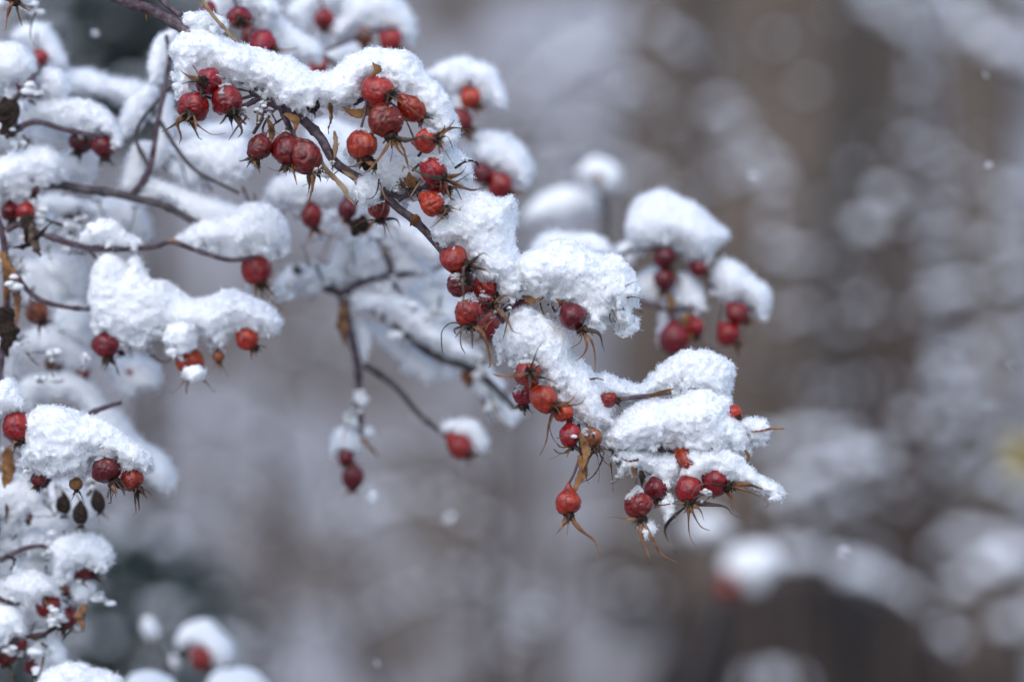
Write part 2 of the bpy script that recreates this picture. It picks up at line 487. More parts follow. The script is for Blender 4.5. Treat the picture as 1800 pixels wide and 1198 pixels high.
FROST = []
def hip(label, px, py, r, d, y=-0.008, tone="red", sep=(), nsep=5, slen=2.0, stalk=None, neck=0.2, el=1.0,
        wrinkle=1.0, group=None, lod=0, spread=0.9, grey=False, cat="rose hip", name="rose_hip"):
    """r in pixels; d = (dx, dy, towards) the way the withered flower end points, dy down, towards > 0 = to the viewer."""
    y = back(y)
    c = at(px, py, y); k = sc(y); rr = r * k
    ax = np.array([d[0], -d[2], -d[1]], dtype=float); ax /= np.linalg.norm(ax)
    root = empty(name, c)
    tag(root, label, cat, group)
    seed = float(rng.integers(0, 900))
    fruit("fruit", c, ax, rr, root, M[tone], neck + rng.uniform(-.05, .2), el * rng.uniform(0.9, 1.14), wrinkle * rng.uniform(.6, 1.35), seed, 1.7 if lod == 0 else 0.7)
    if lod == 0: FROST.append((c, rr, y))
    _, u, v = basis(ax)
    tip = c + ax * rr * (el - 0.06)
    # dark crusty crown where the flower was, with dry stamens
    g = Geo()
    n = 40 if lod == 0 else 14
    th = np.linspace(0, 2 * np.pi, 12, endpoint=False)
    ring = []
    for q, (a, b) in enumerate(((0.40, -0.06), (0.44, 0.08), (0.36, 0.20), (0.20, 0.27), (0.02, 0.22))):
        jit = 1 + 0.35 * (rng.random(12) - 0.5)
        ring.append(tip + rr * (a * jit[:, None] * (np.cos(th)[:, None] * u + np.sin(th)[:, None] * v) + b * (1 + 0.3 * (rng.random(12)[:, None] - 0.5)) * ax))
    V = np.vstack(ring); F = [(i * 12 + j, i * 12 + (j + 1) % 12, (i + 1) * 12 + (j + 1) % 12, (i + 1) * 12 + j) for i in range(4) for j in range(12)]
    g.add(V, F)
    for q in range(n):
        a = rng.uniform(0, 2 * np.pi); s0 = rng.uniform(0, 0.36)
        rd = np.cos(a) * u + np.sin(a) * v
        p0 = tip + rr * (rd * s0 + ax * 0.15)
        D = ax * rng.uniform(0.5, 1) + rd * rng.uniform(0, 0.9) + rand_unit(1)[0] * 0.35
        p1 = p0 + D * rr * rng.uniform(0.15, 0.42)
        Vt, Ft = tube(np.array([p0, (p0 + p1) / 2 + rand_unit(1)[0] * rr * 0.04, p1]), rr * np.array([0.03, 0.024, 0.03]), 4)
        g.add(Vt, Ft)
    cal = g.build("calyx", M["calyx"], root)
    smat = M["sepal_grey"] if grey else M["sepal"]
    paths = []
    for s in sep:                                     # sepals the photograph shows one by one
        pts = [tip + rr * 0.08 * ax] + [at(x, yy_, y + dy_) for (x, yy_, dy_) in [((q[0], q[1], q[2] if abs(y) < .03 else 0.0) if len(q) == 3 else (*q, -0.004)) for q in s]]
        paths.append(spline(pts, 18))
    a0 = rng.uniform(0, 6.28)
    if lod == 0: nsep += 1 if len(sep) > 2 else 2
    for q in range(nsep):
        a = a0 + 2 * np.pi * q / max(nsep, 1) + rng.uniform(-0.3, 0.3)
        rd = np.cos(a) * u + np.sin(a) * v
        L = rr * slen * rng.uniform(0.55, 1.5)
        cur = rng.uniform(-0.9, 1.5) * spread
        side = np.cross(ax, rd) * rng.uniform(-0.5, 0.5)
        P = [tip + rd * rr * 0.30 + ax * rr * 0.05]
        ang = rng.uniform(0.35, 1.1) * spread
        nseg = 12
        for j in range(nseg):
            t = j / nseg
            aa = ang + cur * t * t + (rng.uniform(0.8, 2.2) if t > 0.8 and q % 2 else 0)
            D = ax * math.cos(aa) + rd * math.sin(aa) + side * t + np.array([0, 0, -0.25 * t])
            D /= np.linalg.norm(D)
            P.append(P[-1] + D * L / nseg)
        paths.append(np.array(P))
    if lod == 0:
        for P in paths:
            Vt, Ft = sepal_geo(P, rr * rng.uniform(0.11, 0.16))
            mesh_obj("sepal", Vt, Ft, M["sepal"] if rng.random() < (0.35 if grey else 0.7) else M["sepal_grey"], cal)
    else:
        for P in paths:
            Vt, Ft = sepal_geo(P, rr * 0.13, sides=5)
            mesh_obj("sepal", Vt, Ft, smat, cal)
    if stalk is not None:
        b = c - ax * rr * (el + neck * 0.8 - 0.05)
        pts = [at(q[0], q[1], back(q[2])) if len(q) == 3 else at(*q, 0.0) for q in stalk] + [b]
        P = spline(pts, 12)
        Vt, Ft = tube(P, rr * np.linspace(0.11, 0.085, 12) * (1 + 0.15 * (rng.random(12) - .5)), 6)
        mesh_obj("stalk", Vt, Ft, M["bark"], root)
    return root

# ------------------------------------------------------------------ branches, twigs, dry leaves
def stem_geo(pts, r0, r1, y=0.0, n=None, nodes=True, wob=0.4):
    P3 = [at(q[0], q[1], q[2] if len(q) == 3 else y) for q in pts]
    n = n or max(10, len(pts) * 9)
    P = spline(P3, n)
    k = sc(y)
    P = P + (np.stack([noise(P, 120, 1), noise(P, 120, 2), noise(P, 120, 3)], 1) - 0.5) * k * r0 * wob
    rad = np.linspace(r0, r1, n) * k * (1 + 0.07 * (rng.random(n) - 0.5))
    if nodes:
        for j in range(int(rng.integers(4, 9)), n - 2, 19): rad[j] *= 1.3; rad[j - 1] *= 1.12
    return tube(P, rad, 9)

def branch(label, pts, r0, r1, y=0.0, mat="bark", twigs=(), leaves=(), thorns=0, group=None, name="rose_branch"):
    y = back(y)
    root = empty(name, at(pts[0][0], pts[0][1], y))
    tag(root, label, "branch", group)
    V, F = stem_geo(pts, r0, r1, y)
    mesh_obj("stem", V, F, M[mat], root)
    for tw in twigs:
        q, a, b = tw[0], tw[1], tw[2]
        V, F = stem_geo(q, a, b, y)
        mesh_obj("twig", V, F, M[tw[3] if len(tw) > 3 else mat], root)
    for lf in leaves:
        q, w = lf[0], lf[1]
        P = spline([at(a[0], a[1], y + (a[2] if len(a) == 3 else -0.006)) for a in q], 18)
        t = np.linspace(0, 1, 18)
        wd = w * sc(y) * (0.35 + np.sin(np.pi * t ** 0.8) * 0.8) * (1 + 0.4 * (rng.random(18) - 0.5)) * (1 - 0.6 * t ** 4)
        V, F = tube(P, wd, 10, 0.16, up=(1.0, 0.3, 0.2) if rng.random() < .5 else (0.6, 0.8, 0.1), twist=rng.uniform(-1.2, 1.2))
        V = V + (np.stack([noise(V, 500, 4), noise(V, 500, 5), noise(V, 500, 6)], 1) - 0.5) * w * sc(y) * 0.7
        mesh_obj("withered_leaf", V, F, M[lf[2] if len(lf) > 2 else "leaf"], root)
    P = spline([at(q[0], q[1], q[2] if len(q) == 3 else y) for q in pts], 200)
    for j in range(thorns):
        i = int(rng.integers(10, 190)); T = P[i + 2] - P[i]; T /= np.linalg.norm(T)
        nrm = np.cross(T, rand_unit(1)[0]); nrm /= np.linalg.norm(nrm)
        rr = (r0 + (r1 - r0) * i / 200) * sc(y)
        p0 = P[i] + nrm * rr * 0.7
        V, F = tube(np.array([p0, p0 + nrm * rr * 0.7, p0 + nrm * rr * 1.5 + T * rr * 0.4]), rr * np.array([0.5, 0.24, 0.03]), 6)
        mesh_obj("thorn", V, F, M["leaf"], root)
    return root

def tangle(root, areas, y, seed, snow_label=None):
    """Fine dry twigs, old sepals and bract strips caught about a branch: (cx, cy, rx, ry, how many)."""
    lr = np.random.default_rng(seed); y = back(y); g = Geo(); big = 1.0 if y > .02 else .45
    for cx, cy, rx, ry, n in areas:
        for q in range(n):
            a = lr.uniform(0, 6.28); f = math.sqrt(lr.random())
            p = np.array([cx + rx * f * math.cos(a), cy + ry * f * math.sin(a), y + lr.uniform(-.010, .012)])
            h = lr.uniform(0, 6.28) if lr.random() < .5 else lr.normal(1.57, .5)
            L = lr.uniform(18, 62); turn = lr.normal(0, 1.4)
            pts = []
            for s in range(6):
                pts.append(at(*p)); hh = h + turn * (s / 5) ** 2
                p = p + np.array([math.cos(hh) * L / 5, math.sin(hh) * L / 5, lr.normal() * .002])
            P = spline(pts, 14); w = lr.uniform(1.2, 3.0) * sc(y)
            V, F = tube(P, w * np.linspace(1.1, .35, 14) * (1 + .5 * (lr.random(14) - .5)), 6, lr.uniform(.35, 1), twist=lr.uniform(-2, 2))
            mesh_obj("dry_strip", V, F, M[["sepal", "sepal_grey", "sepal_grey", "bark", "straw", "calyx"][int(lr.integers(0, 6))]], root)
            for e in range(int(lr.integers(0, 4))):
                i = int(lr.integers(0, 12)); r = lr.uniform(.7, 3.2) * 1e-3 * big
                for e2 in range(3):
                    lump(g, P[i] + lr.normal(size=3) * r * .5 + np.array([0, 0, r * .5]), r * lr.uniform(.5, 1), lr, (1.2, 1.0, .8))
    if snow_label:
        tag(g.build("clinging_snow", M["snow"]), snow_label, "snow", kind="stuff")

# ------------------------------------------------------------------ the ground and the bank behind
def ground_h(x, y):
    b = np.clip((y - 5.0) / 1.5, 0, 1); b = b * b * (3 - 2 * b)
    rise = b * np.clip(y - 5.0, 0, 13) * 0.62
    Q = np.stack([x, y, np.zeros_like(x)], -1)
    return rise + (noise(Q, 0.8, 2) - 0.5) * 0.25 + (noise(Q, 3.1, 3) - 0.5) * 0.10 - 0.02

def make_ground():
    gx = np.concatenate([-np.geomspace(160, 4.2, 22), np.linspace(-4, 4, 90), np.geomspace(4.2, 160, 22)])
    gy = np.concatenate([-np.geomspace(120, 2.2, 14), np.linspace(-2, 18, 200), np.geomspace(18.5, 220, 18)])
    X, Y = np.meshgrid(gx, gy, indexing='ij')
    Z = ground_h(X, Y)
    V = np.stack([X, Y, Z], -1).reshape(-1, 3)
    ny = len(gy)
    i, j = np.meshgrid(np.arange(len(gx) - 1), np.arange(ny - 1), indexing='ij')
    a = (i * ny + j).ravel()
    F = np.stack([a, a + ny, a + ny + 1, a + 1], 1)
    m, nt, b = new_mat("snowy_ground")
    f1 = obj_noise(nt, 2.3, 3, 0.62, True)
    f2 = obj_noise(nt, 9.0, 3, 0.6, True)
    ad = nd(nt, "ShaderNodeMath", operation='ADD'); nt.links.new(f1, ad.inputs[0])
    mu = nd(nt, "ShaderNodeMath", operation='MULTIPLY'); mu.inputs[1].default_value = 0.45
    nt.links.new(f2, mu.inputs[0]); nt.links.new(mu.outputs[0], ad.inputs[1])
    mask = ramp(nt, ad.outputs[0], [(0.60, (0, 0, 0)), (0.95, (1, 1, 1))])
    br = ramp(nt, obj_noise(nt, 30, 3, 0.6, True), [(0.3, (0.068, 0.054, 0.045)), (0.7, (0.135, 0.111, 0.095))])
    mx = nd(nt, "ShaderNodeMixRGB"); mx.inputs[2].default_value = (0.42, 0.43, 0.47, 1)
    nt.links.new(mask, mx.inputs[0]); nt.links.new(br, mx.inputs[1]); nt.links.new(mx.outputs[0], b.inputs["Base Color"])
    b.inputs["Roughness"].default_value = 0.9
    o = mesh_obj("ground", V, F, m)
    tag(o, kind="structure")
make_ground()

# ------------------------------------------------------------------ trees on the bank
def tree(label, px, y, rad, top=6.0, seed=1, lean=0.0, limbs=9, group="bare trees on the bank"):
    x = (px - 900) * sc(y)
    z0 = float(ground_h(np.array([x]), np.array([y]))[0]) - 0.1
    root = empty("tree", (x, y, z0))
    tag(root, label, "tree", group)
    lr = np.random.default_rng(seed)
    n = 26
    t = np.linspace(0, 1, n)
    P = np.stack([x + lean * t * top + 0.05 * np.sin(t * 7 + seed), y + 0.04 * np.cos(t * 6 + seed), z0 + t * top], 1)
    r = rad * (1.0 - 0.72 * t) + rad * 0.6 * np.exp(-t * top / 0.25)
    V, F = tube(P, r, 20)
    V = V + (np.stack([noise(V, 9, seed), noise(V, 9, seed + 1), noise(V * np.array([1, 1, .2]), 30, seed + 2)], 1) - 0.5) * rad * 0.3
    mesh_obj("trunk", V, F, M["far_bark"], root)
    for q in range(limbs):
        f = lr.uniform(0.35, 0.98); i = int(f * (n - 1)); a = lr.uniform(0, 6.28)
        L = lr.uniform(0.7, 1.9) * (1.25 - f)
        D = np.array([math.cos(a), math.sin(a), lr.uniform(0.3, 0.9)])
        Q = [P[i]]
        for s in range(6):
            D = D + lr.normal(size=3) * 0.18; Q.append(Q[-1] + D / np.linalg.norm(D) * L / 6)
        V, F = tube(spline(Q, 14), np.linspace(r[i] * 0.4, r[i] * 0.08, 14), 7)
        mesh_obj("limb", V, F, M["far_bark"], root)
    return root

tree("broad brown tree trunk rising behind the snowy shrubs, widest of the trunks", 1360, 5.4, 0.20, 6.5, 11)
tree("pale brown trunk partly hidden by the widest trunk, on its left", 1215, 6.2, 0.15, 6.5, 16, 0.005)
tree("pale brown trunk partly hidden by the widest trunk, on its right", 1490, 6.6, 0.15, 6.5, 17, 0.0)
tree("dark trunk at the upper right behind the bright snowy arch", 1725, 4.9, 0.085, 6.0, 13, -0.02)
tree("slim grey-brown trunk just left of the dark upper right trunk", 1585, 6.3, 0.07, 6.0, 15, 0.0)

def evergreen(label, px, py, y, rx, rz, n, seed, leafmat="needle"):
    """A dark evergreen shrub: stems from the ground and many small leaves through its whole body, some carrying snow."""
    lr = np.random.default_rng(seed)
    c = at(px, py, y)
    zg = float(ground_h(np.array([c[0]]), np.array([y]))[0])
    root = empty("evergreen_shrub", (c[0], y, zg))
    tag(root, label, "evergreen shrub", "dark evergreens behind the rose bush")
    for q in range(7):
        e = c + lr.normal(size=3) * np.array([rx, rx * .5, rz]) * 0.45
        b = np.array([c[0] + lr.uniform(-.1, .1), y + lr.uniform(-.05, .05), zg])
        V, F = tube(spline([b, (b + e) / 2 + lr.normal(size=3) * .05, e], 10), np.linspace(0.014, 0.004, 10), 6)
        mesh_obj("stem", V, F, M["twig"], root)
    U = lr.normal(size=(n, 3)); U /= np.linalg.norm(U, axis=1)[:, None]
    rr = lr.random(n) ** 0.45 * (0.8 + 0.35 * lr.random(n))
    P = c + U * rr[:, None] * np.array([rx, rx * 0.8, rz])
    D = lr.normal(size=(n, 3)); D /= np.linalg.norm(D, axis=1)[:, None]
    S = np.cross(D, lr.normal(size=(n, 3))); S /= np.linalg.norm(S, axis=1)[:, None]
    l, w = 0.035 * lr.uniform(.6, 1.3, n)[:, None], 0.010
    V = np.stack([P, P + D * l * .5 + S * w, P + D * l, P + D * l * .5 - S * w], 1).reshape(-1, 3)
    tag(mesh_obj("foliage", V, np.arange(4 * n).reshape(n, 4), M[leafmat], root, False), kind="stuff")
    k = n // 9
    i = lr.choice(n, k, replace=False)
    g = Geo()
    for q in i[:260]:
        lump(g, P[q] + np.array([0, 0, 0.012]), 0.014 * lr.uniform(.6, 1.5), lr)
    tag(g.build("lying_snow", M["far_snow"]), "snow caught on " + label, "snow", kind="stuff")

_ico = None
def lump(g, c, r, lr, sq=(1.15, 1.0, 0.72)):
    """One small heap of snow on a twig (rough low sphere, flattened below)."""
    global _ico
    if _ico is None:
        import bmesh
        bm = bmesh.new(); bmesh.ops.create_icosphere(bm, subdivisions=2, radius=1.0)
        bm.verts.ensure_lookup_table()
        _ico = (np.array([v.co[:] for v in bm.verts]), [tuple(v.index for v in f.verts) for f in bm.faces]); bm.free()
    V, F = _ico
    W = V * (1 + 0.5 * (noise(V, 1.4, lr.integers(0, 500)) - 0.5))[:, None] * np.array(sq)
    W[:, 2] = np.where(W[:, 2] < 0, W[:, 2] * 0.55, W[:, 2])
    a = lr.uniform(0, 6.28); ca, sa = math.cos(a), math.sin(a)
    W = np.stack([W[:, 0] * ca - W[:, 1] * sa, W[:, 0] * sa + W[:, 1] * ca, W[:, 2]], 1)
    g.add(c + W * r, F)

def shrub(label, snow_label, root_px, y, arcs, seed, fill=0):
    """A bare shrub bowed under snow. arcs: (points in photograph pixels, lump radius mm, spacing in pixels, depth offset)."""
    lr = np.random.default_rng(seed)
    k = sc(y); xr = (root_px - 900) * k
    zg = float(ground_h(np.array([xr]), np.array([y]))[0])
    root = empty("snowy_shrub", (xr, y, zg))
    tag(root, label, "shrub", "snow-laden shrubs behind the rose bush")
    g = Geo()
    for pts, lr_mm, gap, dy in arcs:
        P3 = np.array([at(p[0], p[1], y + dy) for p in pts])
        first, last = P3[0], P3[-1]
        base = np.array([xr + lr.uniform(-.12, .12), y + lr.uniform(-.1, .1), zg])
        low, P3 = (first, P3) if first[2] <= last[2] or abs(first[0] - xr) < abs(last[0] - xr) else (last, P3[::-1])
        rise = base * 0.45 + low * 0.55 + np.array([0, lr.uniform(-.05, .1), lr.uniform(-.1, .05)])
        path = np.vstack([spline([base, rise, P3[0]], 12)[:-1], spline(P3, 24)])
        V, F = tube(path, np.linspace(0.009, 0.0035, len(path)), 6)
        mesh_obj("twig", V, F, M["twig"], root)
        seg = np.linalg.norm(np.diff(P3, axis=0), axis=1).sum()
        m = max(2, int(seg / (gap * 0.8 * k)))
        for q in spline(P3, m):
            if lr.random() < 0.93:
                lump(g, q + lr.normal(size=3) * np.array([.004, .01, .004]) + np.array([0, 0, lr_mm * .0006]), lr_mm * 1e-3 * lr.uniform(.5, .95) * (1.55 if lr.random() < .13 else 1.0), lr)
        # side twigs with lesser heaps
        for q in range(int(3 + seg / 0.10) if fill else 0):
            f = lr.uniform(0.1, 1); p = spline(P3, 50)[int(f * 49)]
            D = np.array([lr.normal(), lr.normal() * .8, lr.normal() * .6 - .1]); D /= np.linalg.norm(D)
            L = lr.uniform(.05, .16)
            Q = np.array([p, p + D * L * .5 + [0, 0, .008], p + D * L])
            V, F = tube(spline(Q, 6), np.linspace(0.003, 0.0015, 6), 5)
            mesh_obj("side_twig", V, F, M["twig"], root)
            if lr.random() < fill + .35:
                lump(g, Q[-1], lr_mm * 1e-3 * lr.uniform(.25, .6), lr)
                lump(g, Q[1], lr_mm * 1e-3 * lr.uniform(.2, .4), lr)
    tag(g.build("lying_snow", M["far_snow"]), snow_label, "snow", kind="stuff")
    return root

shrub("bare shrub whose bright snowy arch crosses the upper right corner", "thick bright snow along the arch of the upper right shrub", 1930, 3.3,
      [([(1640, -60), (1680, 20), (1720, 75), (1775, 110), (1850, 140)], 24, 22, 0),
       ([(1500, -60), (1540, 15), (1585, 55), (1620, 75)], 19, 24, .2),
       ([(1760, -40), (1800, 10), (1850, 60)], 18, 30, .1),
       ([(1640, 290), (1700, 330), (1760, 350), (1830, 350)], 19, 40, .1),
       ([(1690, 470), (1760, 440), (1830, 430)], 20, 34, .0)], 21, .5)
shrub("bare shrub with a string of round snow heaps left of the widest trunk", "round snow heaps on the shrub left of the widest trunk", 1290, 3.6,
      [([(1150, 60), (1200, 105), (1235, 190), (1290, 230), (1340, 330)], 20, 42, 0),
       ([(1000, 90), (1090, 130), (1160, 200), (1220, 250)], 16, 34, .4),
       ([(1180, 380), (1260, 330), (1350, 300)], 15, 34, .3)], 22, .4)
shrub("bare shrub with one lone round snow heap in front of the trunks", "lone round snow heap and small bits on the middle shrub", 1560, 3.1,
      [([(1535, 420), (1545, 380), (1548, 362)], 26, 80, 0),
       ([(1600, 260), (1640, 330), (1660, 390), (1640, 480)], 17, 40, .3),
       ([(1590, 210), (1605, 240), (1630, 250)], 17, 40, .5)], 23, .3)
shrub("tangled shrub under snow right of the blurred hip cluster", "scattered snow heaps right of the blurred hip cluster", 1480, 3.4,
      [([(1360, 450), (1420, 470), (1480, 480), (1520, 540)], 19, 36, 0),
       ([(1380, 570), (1430, 560), (1490, 590), (1560, 570)], 18, 36, .2),
       ([(1330, 660), (1400, 690), (1470, 700), (1530, 680), (1600, 690)], 15, 40, .3),
       ([(1420, 760), (1460, 720), (1510, 700)], 17, 36, .4)], 24, .5)
shrub("dense snowy shrub along the right edge beside the yellow leaf", "thick uneven snow on the dense right edge shrub", 1720, 3.0,
      [([(1620, 560), (1680, 520), (1730, 530), (1790, 500)], 20, 30, 0),
       ([(1640, 690), (1690, 640), (1740, 620), (1810, 600)], 20, 32, .2),
       ([(1600, 760), (1660, 760), (1720, 710), (1800, 690)], 22, 30, .1),
       ([(1580, 850), (1650, 830), (1700, 790), (1760, 760)], 20, 32, .3),
       ([(1640, 930), (1690, 880), (1740, 850), (1790, 880)], 19, 34, .2)], 25, .6)
shrub("low snowy shrub right of the nearest hanging hips", "long bands of snow on the shrub right of the hanging hips", 1440, 2.9,
      [([(1370, 880), (1420, 860), (1480, 830), (1540, 820)], 22, 28, 0),
       ([(1310, 800), (1380, 790), (1450, 770), (1530, 790)], 18, 36, .2),
       ([(1400, 910), (1470, 900), (1530, 870), (1580, 900)], 18, 34, .3)], 26, .4)
shrub("shrub whose snowy bough arches over the dark hollow", "even rope of snow along the bough over the hollow", 1780, 2.8,
      [([(1370, 985), (1420, 985), (1480, 1005), (1540, 1030), (1600, 1060), (1650, 1110), (1710, 1180)], 16, 24, 0),
       ([(1640, 990), (1690, 960), (1740, 960), (1800, 980)], 20, 30, .2),
       ([(1700, 1060), (1740, 1020), (1770, 1000)], 27, 30, -.2),
       ([(1740, 1150), (1780, 1110), (1820, 1090)], 22, 34, 0)], 27, 0)
shrub("faint snowy shrub below the hanging hips in the middle", "soft small heaps of snow on the faint middle shrub", 900, 3.8,
      [([(560, 960), (660, 900), (760, 880), (860, 930)], 15, 44, 0),
       ([(620, 1110), (720, 1060), (820, 1020), (930, 1060)], 17, 40, .2),
       ([(900, 1150), (960, 1080), (1050, 1040), (1150, 1060)], 17, 40, .0),
       ([(700, 800), (760, 780), (850, 850)], 14, 46, .4),
       ([(1000, 960), (1080, 930), (1180, 940)], 17, 40, .3)], 28, .4)
shrub("faint snowy shrub left of the middle below the hip with orange skin", "dim snow heaps on the faint shrub at the left", 420, 4.0,
      [([(260, 800), (340, 740), (430, 760), (520, 820)], 18, 40, 0),
       ([(300, 960), (400, 900), (480, 930)], 16, 44, .2),
       ([(430, 1140), (520, 1080), (600, 1120)], 16, 44, .2),
       ([(480, 640), (560, 600), (640, 640)], 17, 44, .5)], 29, .4)
shrub("pale snowy shrub behind the top of the hip branch", "pale snow heaps high behind the hip branch", 960, 3.9,
      [([(900, 210), (960, 150), (1020, 110), (1080, 80)], 22, 34, 0),
       ([(930, 280), (1000, 240), (1080, 260)], 21, 36, .2),
       ([(880, 400), (960, 330), (1060, 300), (1140, 330)], 22, 36, .1),
       ([(300, 210), (380, 190), (450, 230)], 18, 40, .3)], 30, .4)

evergreen("dark evergreen shrub showing in the gap at the upper left", 210, 70, 3.6, 0.17, 0.16, 3000, 41)
evergreen("dark evergreen shrub at the lower left under the small blurred snow heap", 190, 1120, 3.2, 0.20, 0.17, 3500, 42)

# dark solid added to stand in for the open hollow under the arching bough
def hollow_standin():
    y = 3.9
    c = at(1455, 1365, y)
    u = np.linspace(0, np.pi, 26); v = np.linspace(0, 2 * np.pi, 40, endpoint=False)
    U, W = np.meshgrid(u, v, indexing='ij')
    D = np.stack([np.sin(U) * np.cos(W), np.sin(U) * np.sin(W), np.cos(U)], -1).reshape(-1, 3)
    r = 1 + (noise(D, 1.5, 3) - 0.5) * 0.28 + (noise(D, 4, 4) - 0.5) * 0.1
    zt = 0.32; V = D * r[:, None] * np.array([0.31, 0.30, zt]) + c
    zg = float(ground_h(np.array([c[0]]), np.array([y]))[0])
    V[:, 2] = np.where(V[:, 2] < c[2], c[2] - (c[2] - V[:, 2]) / zt * (c[2] - zg + 0.05), V[:, 2])
    F = [(i * 40 + j, i * 40 + (j + 1) % 40, (i + 1) * 40 + (j + 1) % 40, (i + 1) * 40 + j) for i in range(25) for j in range(40)]
    F = [tuple(reversed(f)) for f in F]
    tag(mesh_obj("hollow_standin", V, F, M["hollow_mat"]), "dark brown solid standing in for the hollow under the arching snowy bough, lower right", "hollow_standin")
    g = Geo(); lr = np.random.default_rng(5)
    for q in [(1330, 1205), (1360, 1196), (1385, 1204)]:
        lump(g, at(q[0], q[1], y - 0.28), 0.033 * lr.uniform(.8, 1.1), lr)
    tag(g.build("snow_patch", M["far_snow"]), "small snow patch lying low on the stand-in for the dark hollow", "snow", kind="stuff")
hollow_standin()

def yellow_leaf():
    root = empty("yellow_leaf", at(1797, 815, 2.6))
    tag(root, "yellow withered leaf at the right edge among snowy twigs", "leaf")
    k = sc(2.6)
    P = spline([at(1790, 775, 2.6), at(1800, 810, 2.58), at(1792, 850, 2.6)], 16); t = np.linspace(0, 1, 16)
    V, F = tube(P, 24 * k * np.sin(np.pi * (0.06 + 0.9 * t)) ** .8, 12, 0.08, up=(1, .2, 0), twist=0.5)
    mesh_obj("blade", V, F, M["yellow"], root)
    V, F = tube(spline([at(1790, 775, 2.6), at(1785, 745, 2.6), at(1760, 720, 2.62)], 8), 1.6 * k, 6)
    mesh_obj("leaf_stalk", V, F, M["twig"], root)
yellow_leaf()

# ------------------------------------------------------------------ the sharp branch
GH = "rose hips on the sharp branch"; GS = "snow clumps on the sharp branch"
main_branch = branch("dark purple rose branch in sharp focus, sloping down from the top edge", [(170, -30), (215, 0), (262, 16), (322, 50), (400, 112), (462, 168), (520, 200), (560, 238), (590, 285), (640, 322), (690, 356), (740, 398), (790, 452), (840, 505), (885, 560), (930, 622), (985, 682), (1040, 728), (1090, 758), (1150, 786), (1205, 806)],
       10.5, 4.5, 0.0, "bark",
       twigs=[([(268, -20), (290, 6), (318, 30)], 7, 4), ([(885, 545), (930, 520), (985, 522), (1040, 532), (1085, 522)], 4.5, 3),
              ([(1040, 728), (1080, 706), (1130, 696), (1180, 690)], 4, 3.5), ([(1120, 782), (1150, 785), (1205, 808)], 6, 5),
              ([(1090, 758), (1150, 752), (1230, 740), (1300, 756)], 4, 2.5), ([(655, 330), (710, 345), (760, 318)], 5, 3),
              ([(462, 168), (430, 185), (400, 195)], 5, 4), ([(470, 178), (462, 205), (445, 235)], 4, 3), ([(490, 186), (505, 220), (515, 240)], 4, 3),
              ([(600, 190), (640, 172), (660, 150)], 5, 3.5), ([(700, 352), (735, 330), (770, 335)], 4, 3), ([(1010, 700), (1018, 760), (1022, 800)], 4, 3)],
       leaves=[([(578, 172), (582, 205), (576, 236)], 9), ([(588, 230, -.004), (590, 255, -.004), (587, 288, -.004)], 4, "straw"),
               ([(652, 178), (645, 195), (622, 200), (600, 186)], 8), ([(470, 208), (478, 230), (472, 262)], 8), ([(500, 200), (520, 212), (516, 236)], 6),
               ([(555, 262, -.008), (575, 300, -.01), (600, 325, -.01), (612, 345, -.01), (626, 362, -.01)], 4.5, "straw"),
               ([(628, 292), (600, 296), (582, 310), (572, 322)], 4, "sepal_grey"), ([(600, 300), (622, 312), (626, 330)], 4, "straw"),
               ([(725, 330), (720, 318), (718, 300)], 9), ([(640, 300), (650, 285), (662, 296)], 10, "calyx"), ([(560, 178), (545, 190), (555, 205)], 13, "calyx"),
               ([(1018, 800, -.012), (1026, 825, -.012), (1016, 850, -.013), (1008, 866, -.013)], 7), ([(1020, 760, -.012), (1030, 790, -.013), (1024, 830, -.013)], 6),
               ([(735, 378), (728, 388), (722, 398)], 9), ([(1110, 820, -.01), (1118, 838, -.01), (1120, 852, -.01)], 8), ([(1128, 826, -.008), (1130, 842, -.008), (1127, 856, -.008)], 6, "calyx"),
               ([(918, 520), (935, 527), (950, 522), (966, 514)], 6), ([(975, 514), (985, 530), (982, 545)], 8), ([(1082, 800), (1088, 812), (1090, 828)], 6, "calyx"),
               ([(1070, 788), (1078, 795), (1074, 806)], 6, "calyx"), ([(790, 452), (788, 462, -.01), (790, 475, -.01)], 5, "straw"), ([(655, 110, -.013), (664, 122, -.014), (648, 136, -.014)], 6, "leaf"),
               ([(1130, 700), (1160, 690), (1185, 684)], 5), ([(1030, 672), (1045, 664), (1060, 668)], 6), ([(1168, 780, -.012), (1185, 778, -.012)], 5, "leaf"),
               ([(1345, 754, -.008), (1362, 752, -.008), (1380, 753, -.008)], 3.4, "sepal"), ([(1318, 757, -.008), (1345, 756, -.009), (1378, 750, -.009)], 4, "sepal"),
               ([(1308, 790, -.008), (1315, 800, -.008), (1312, 815, -.008)], 4, "leaf")],
       thorns=9)
branch("thin tan dry stalk leaning over the top of the long snow mound", [(346, -14), (362, 10), (385, 40), (415, 72)], 3.6, 3.0, -0.006, "straw", name="dry_stalk")

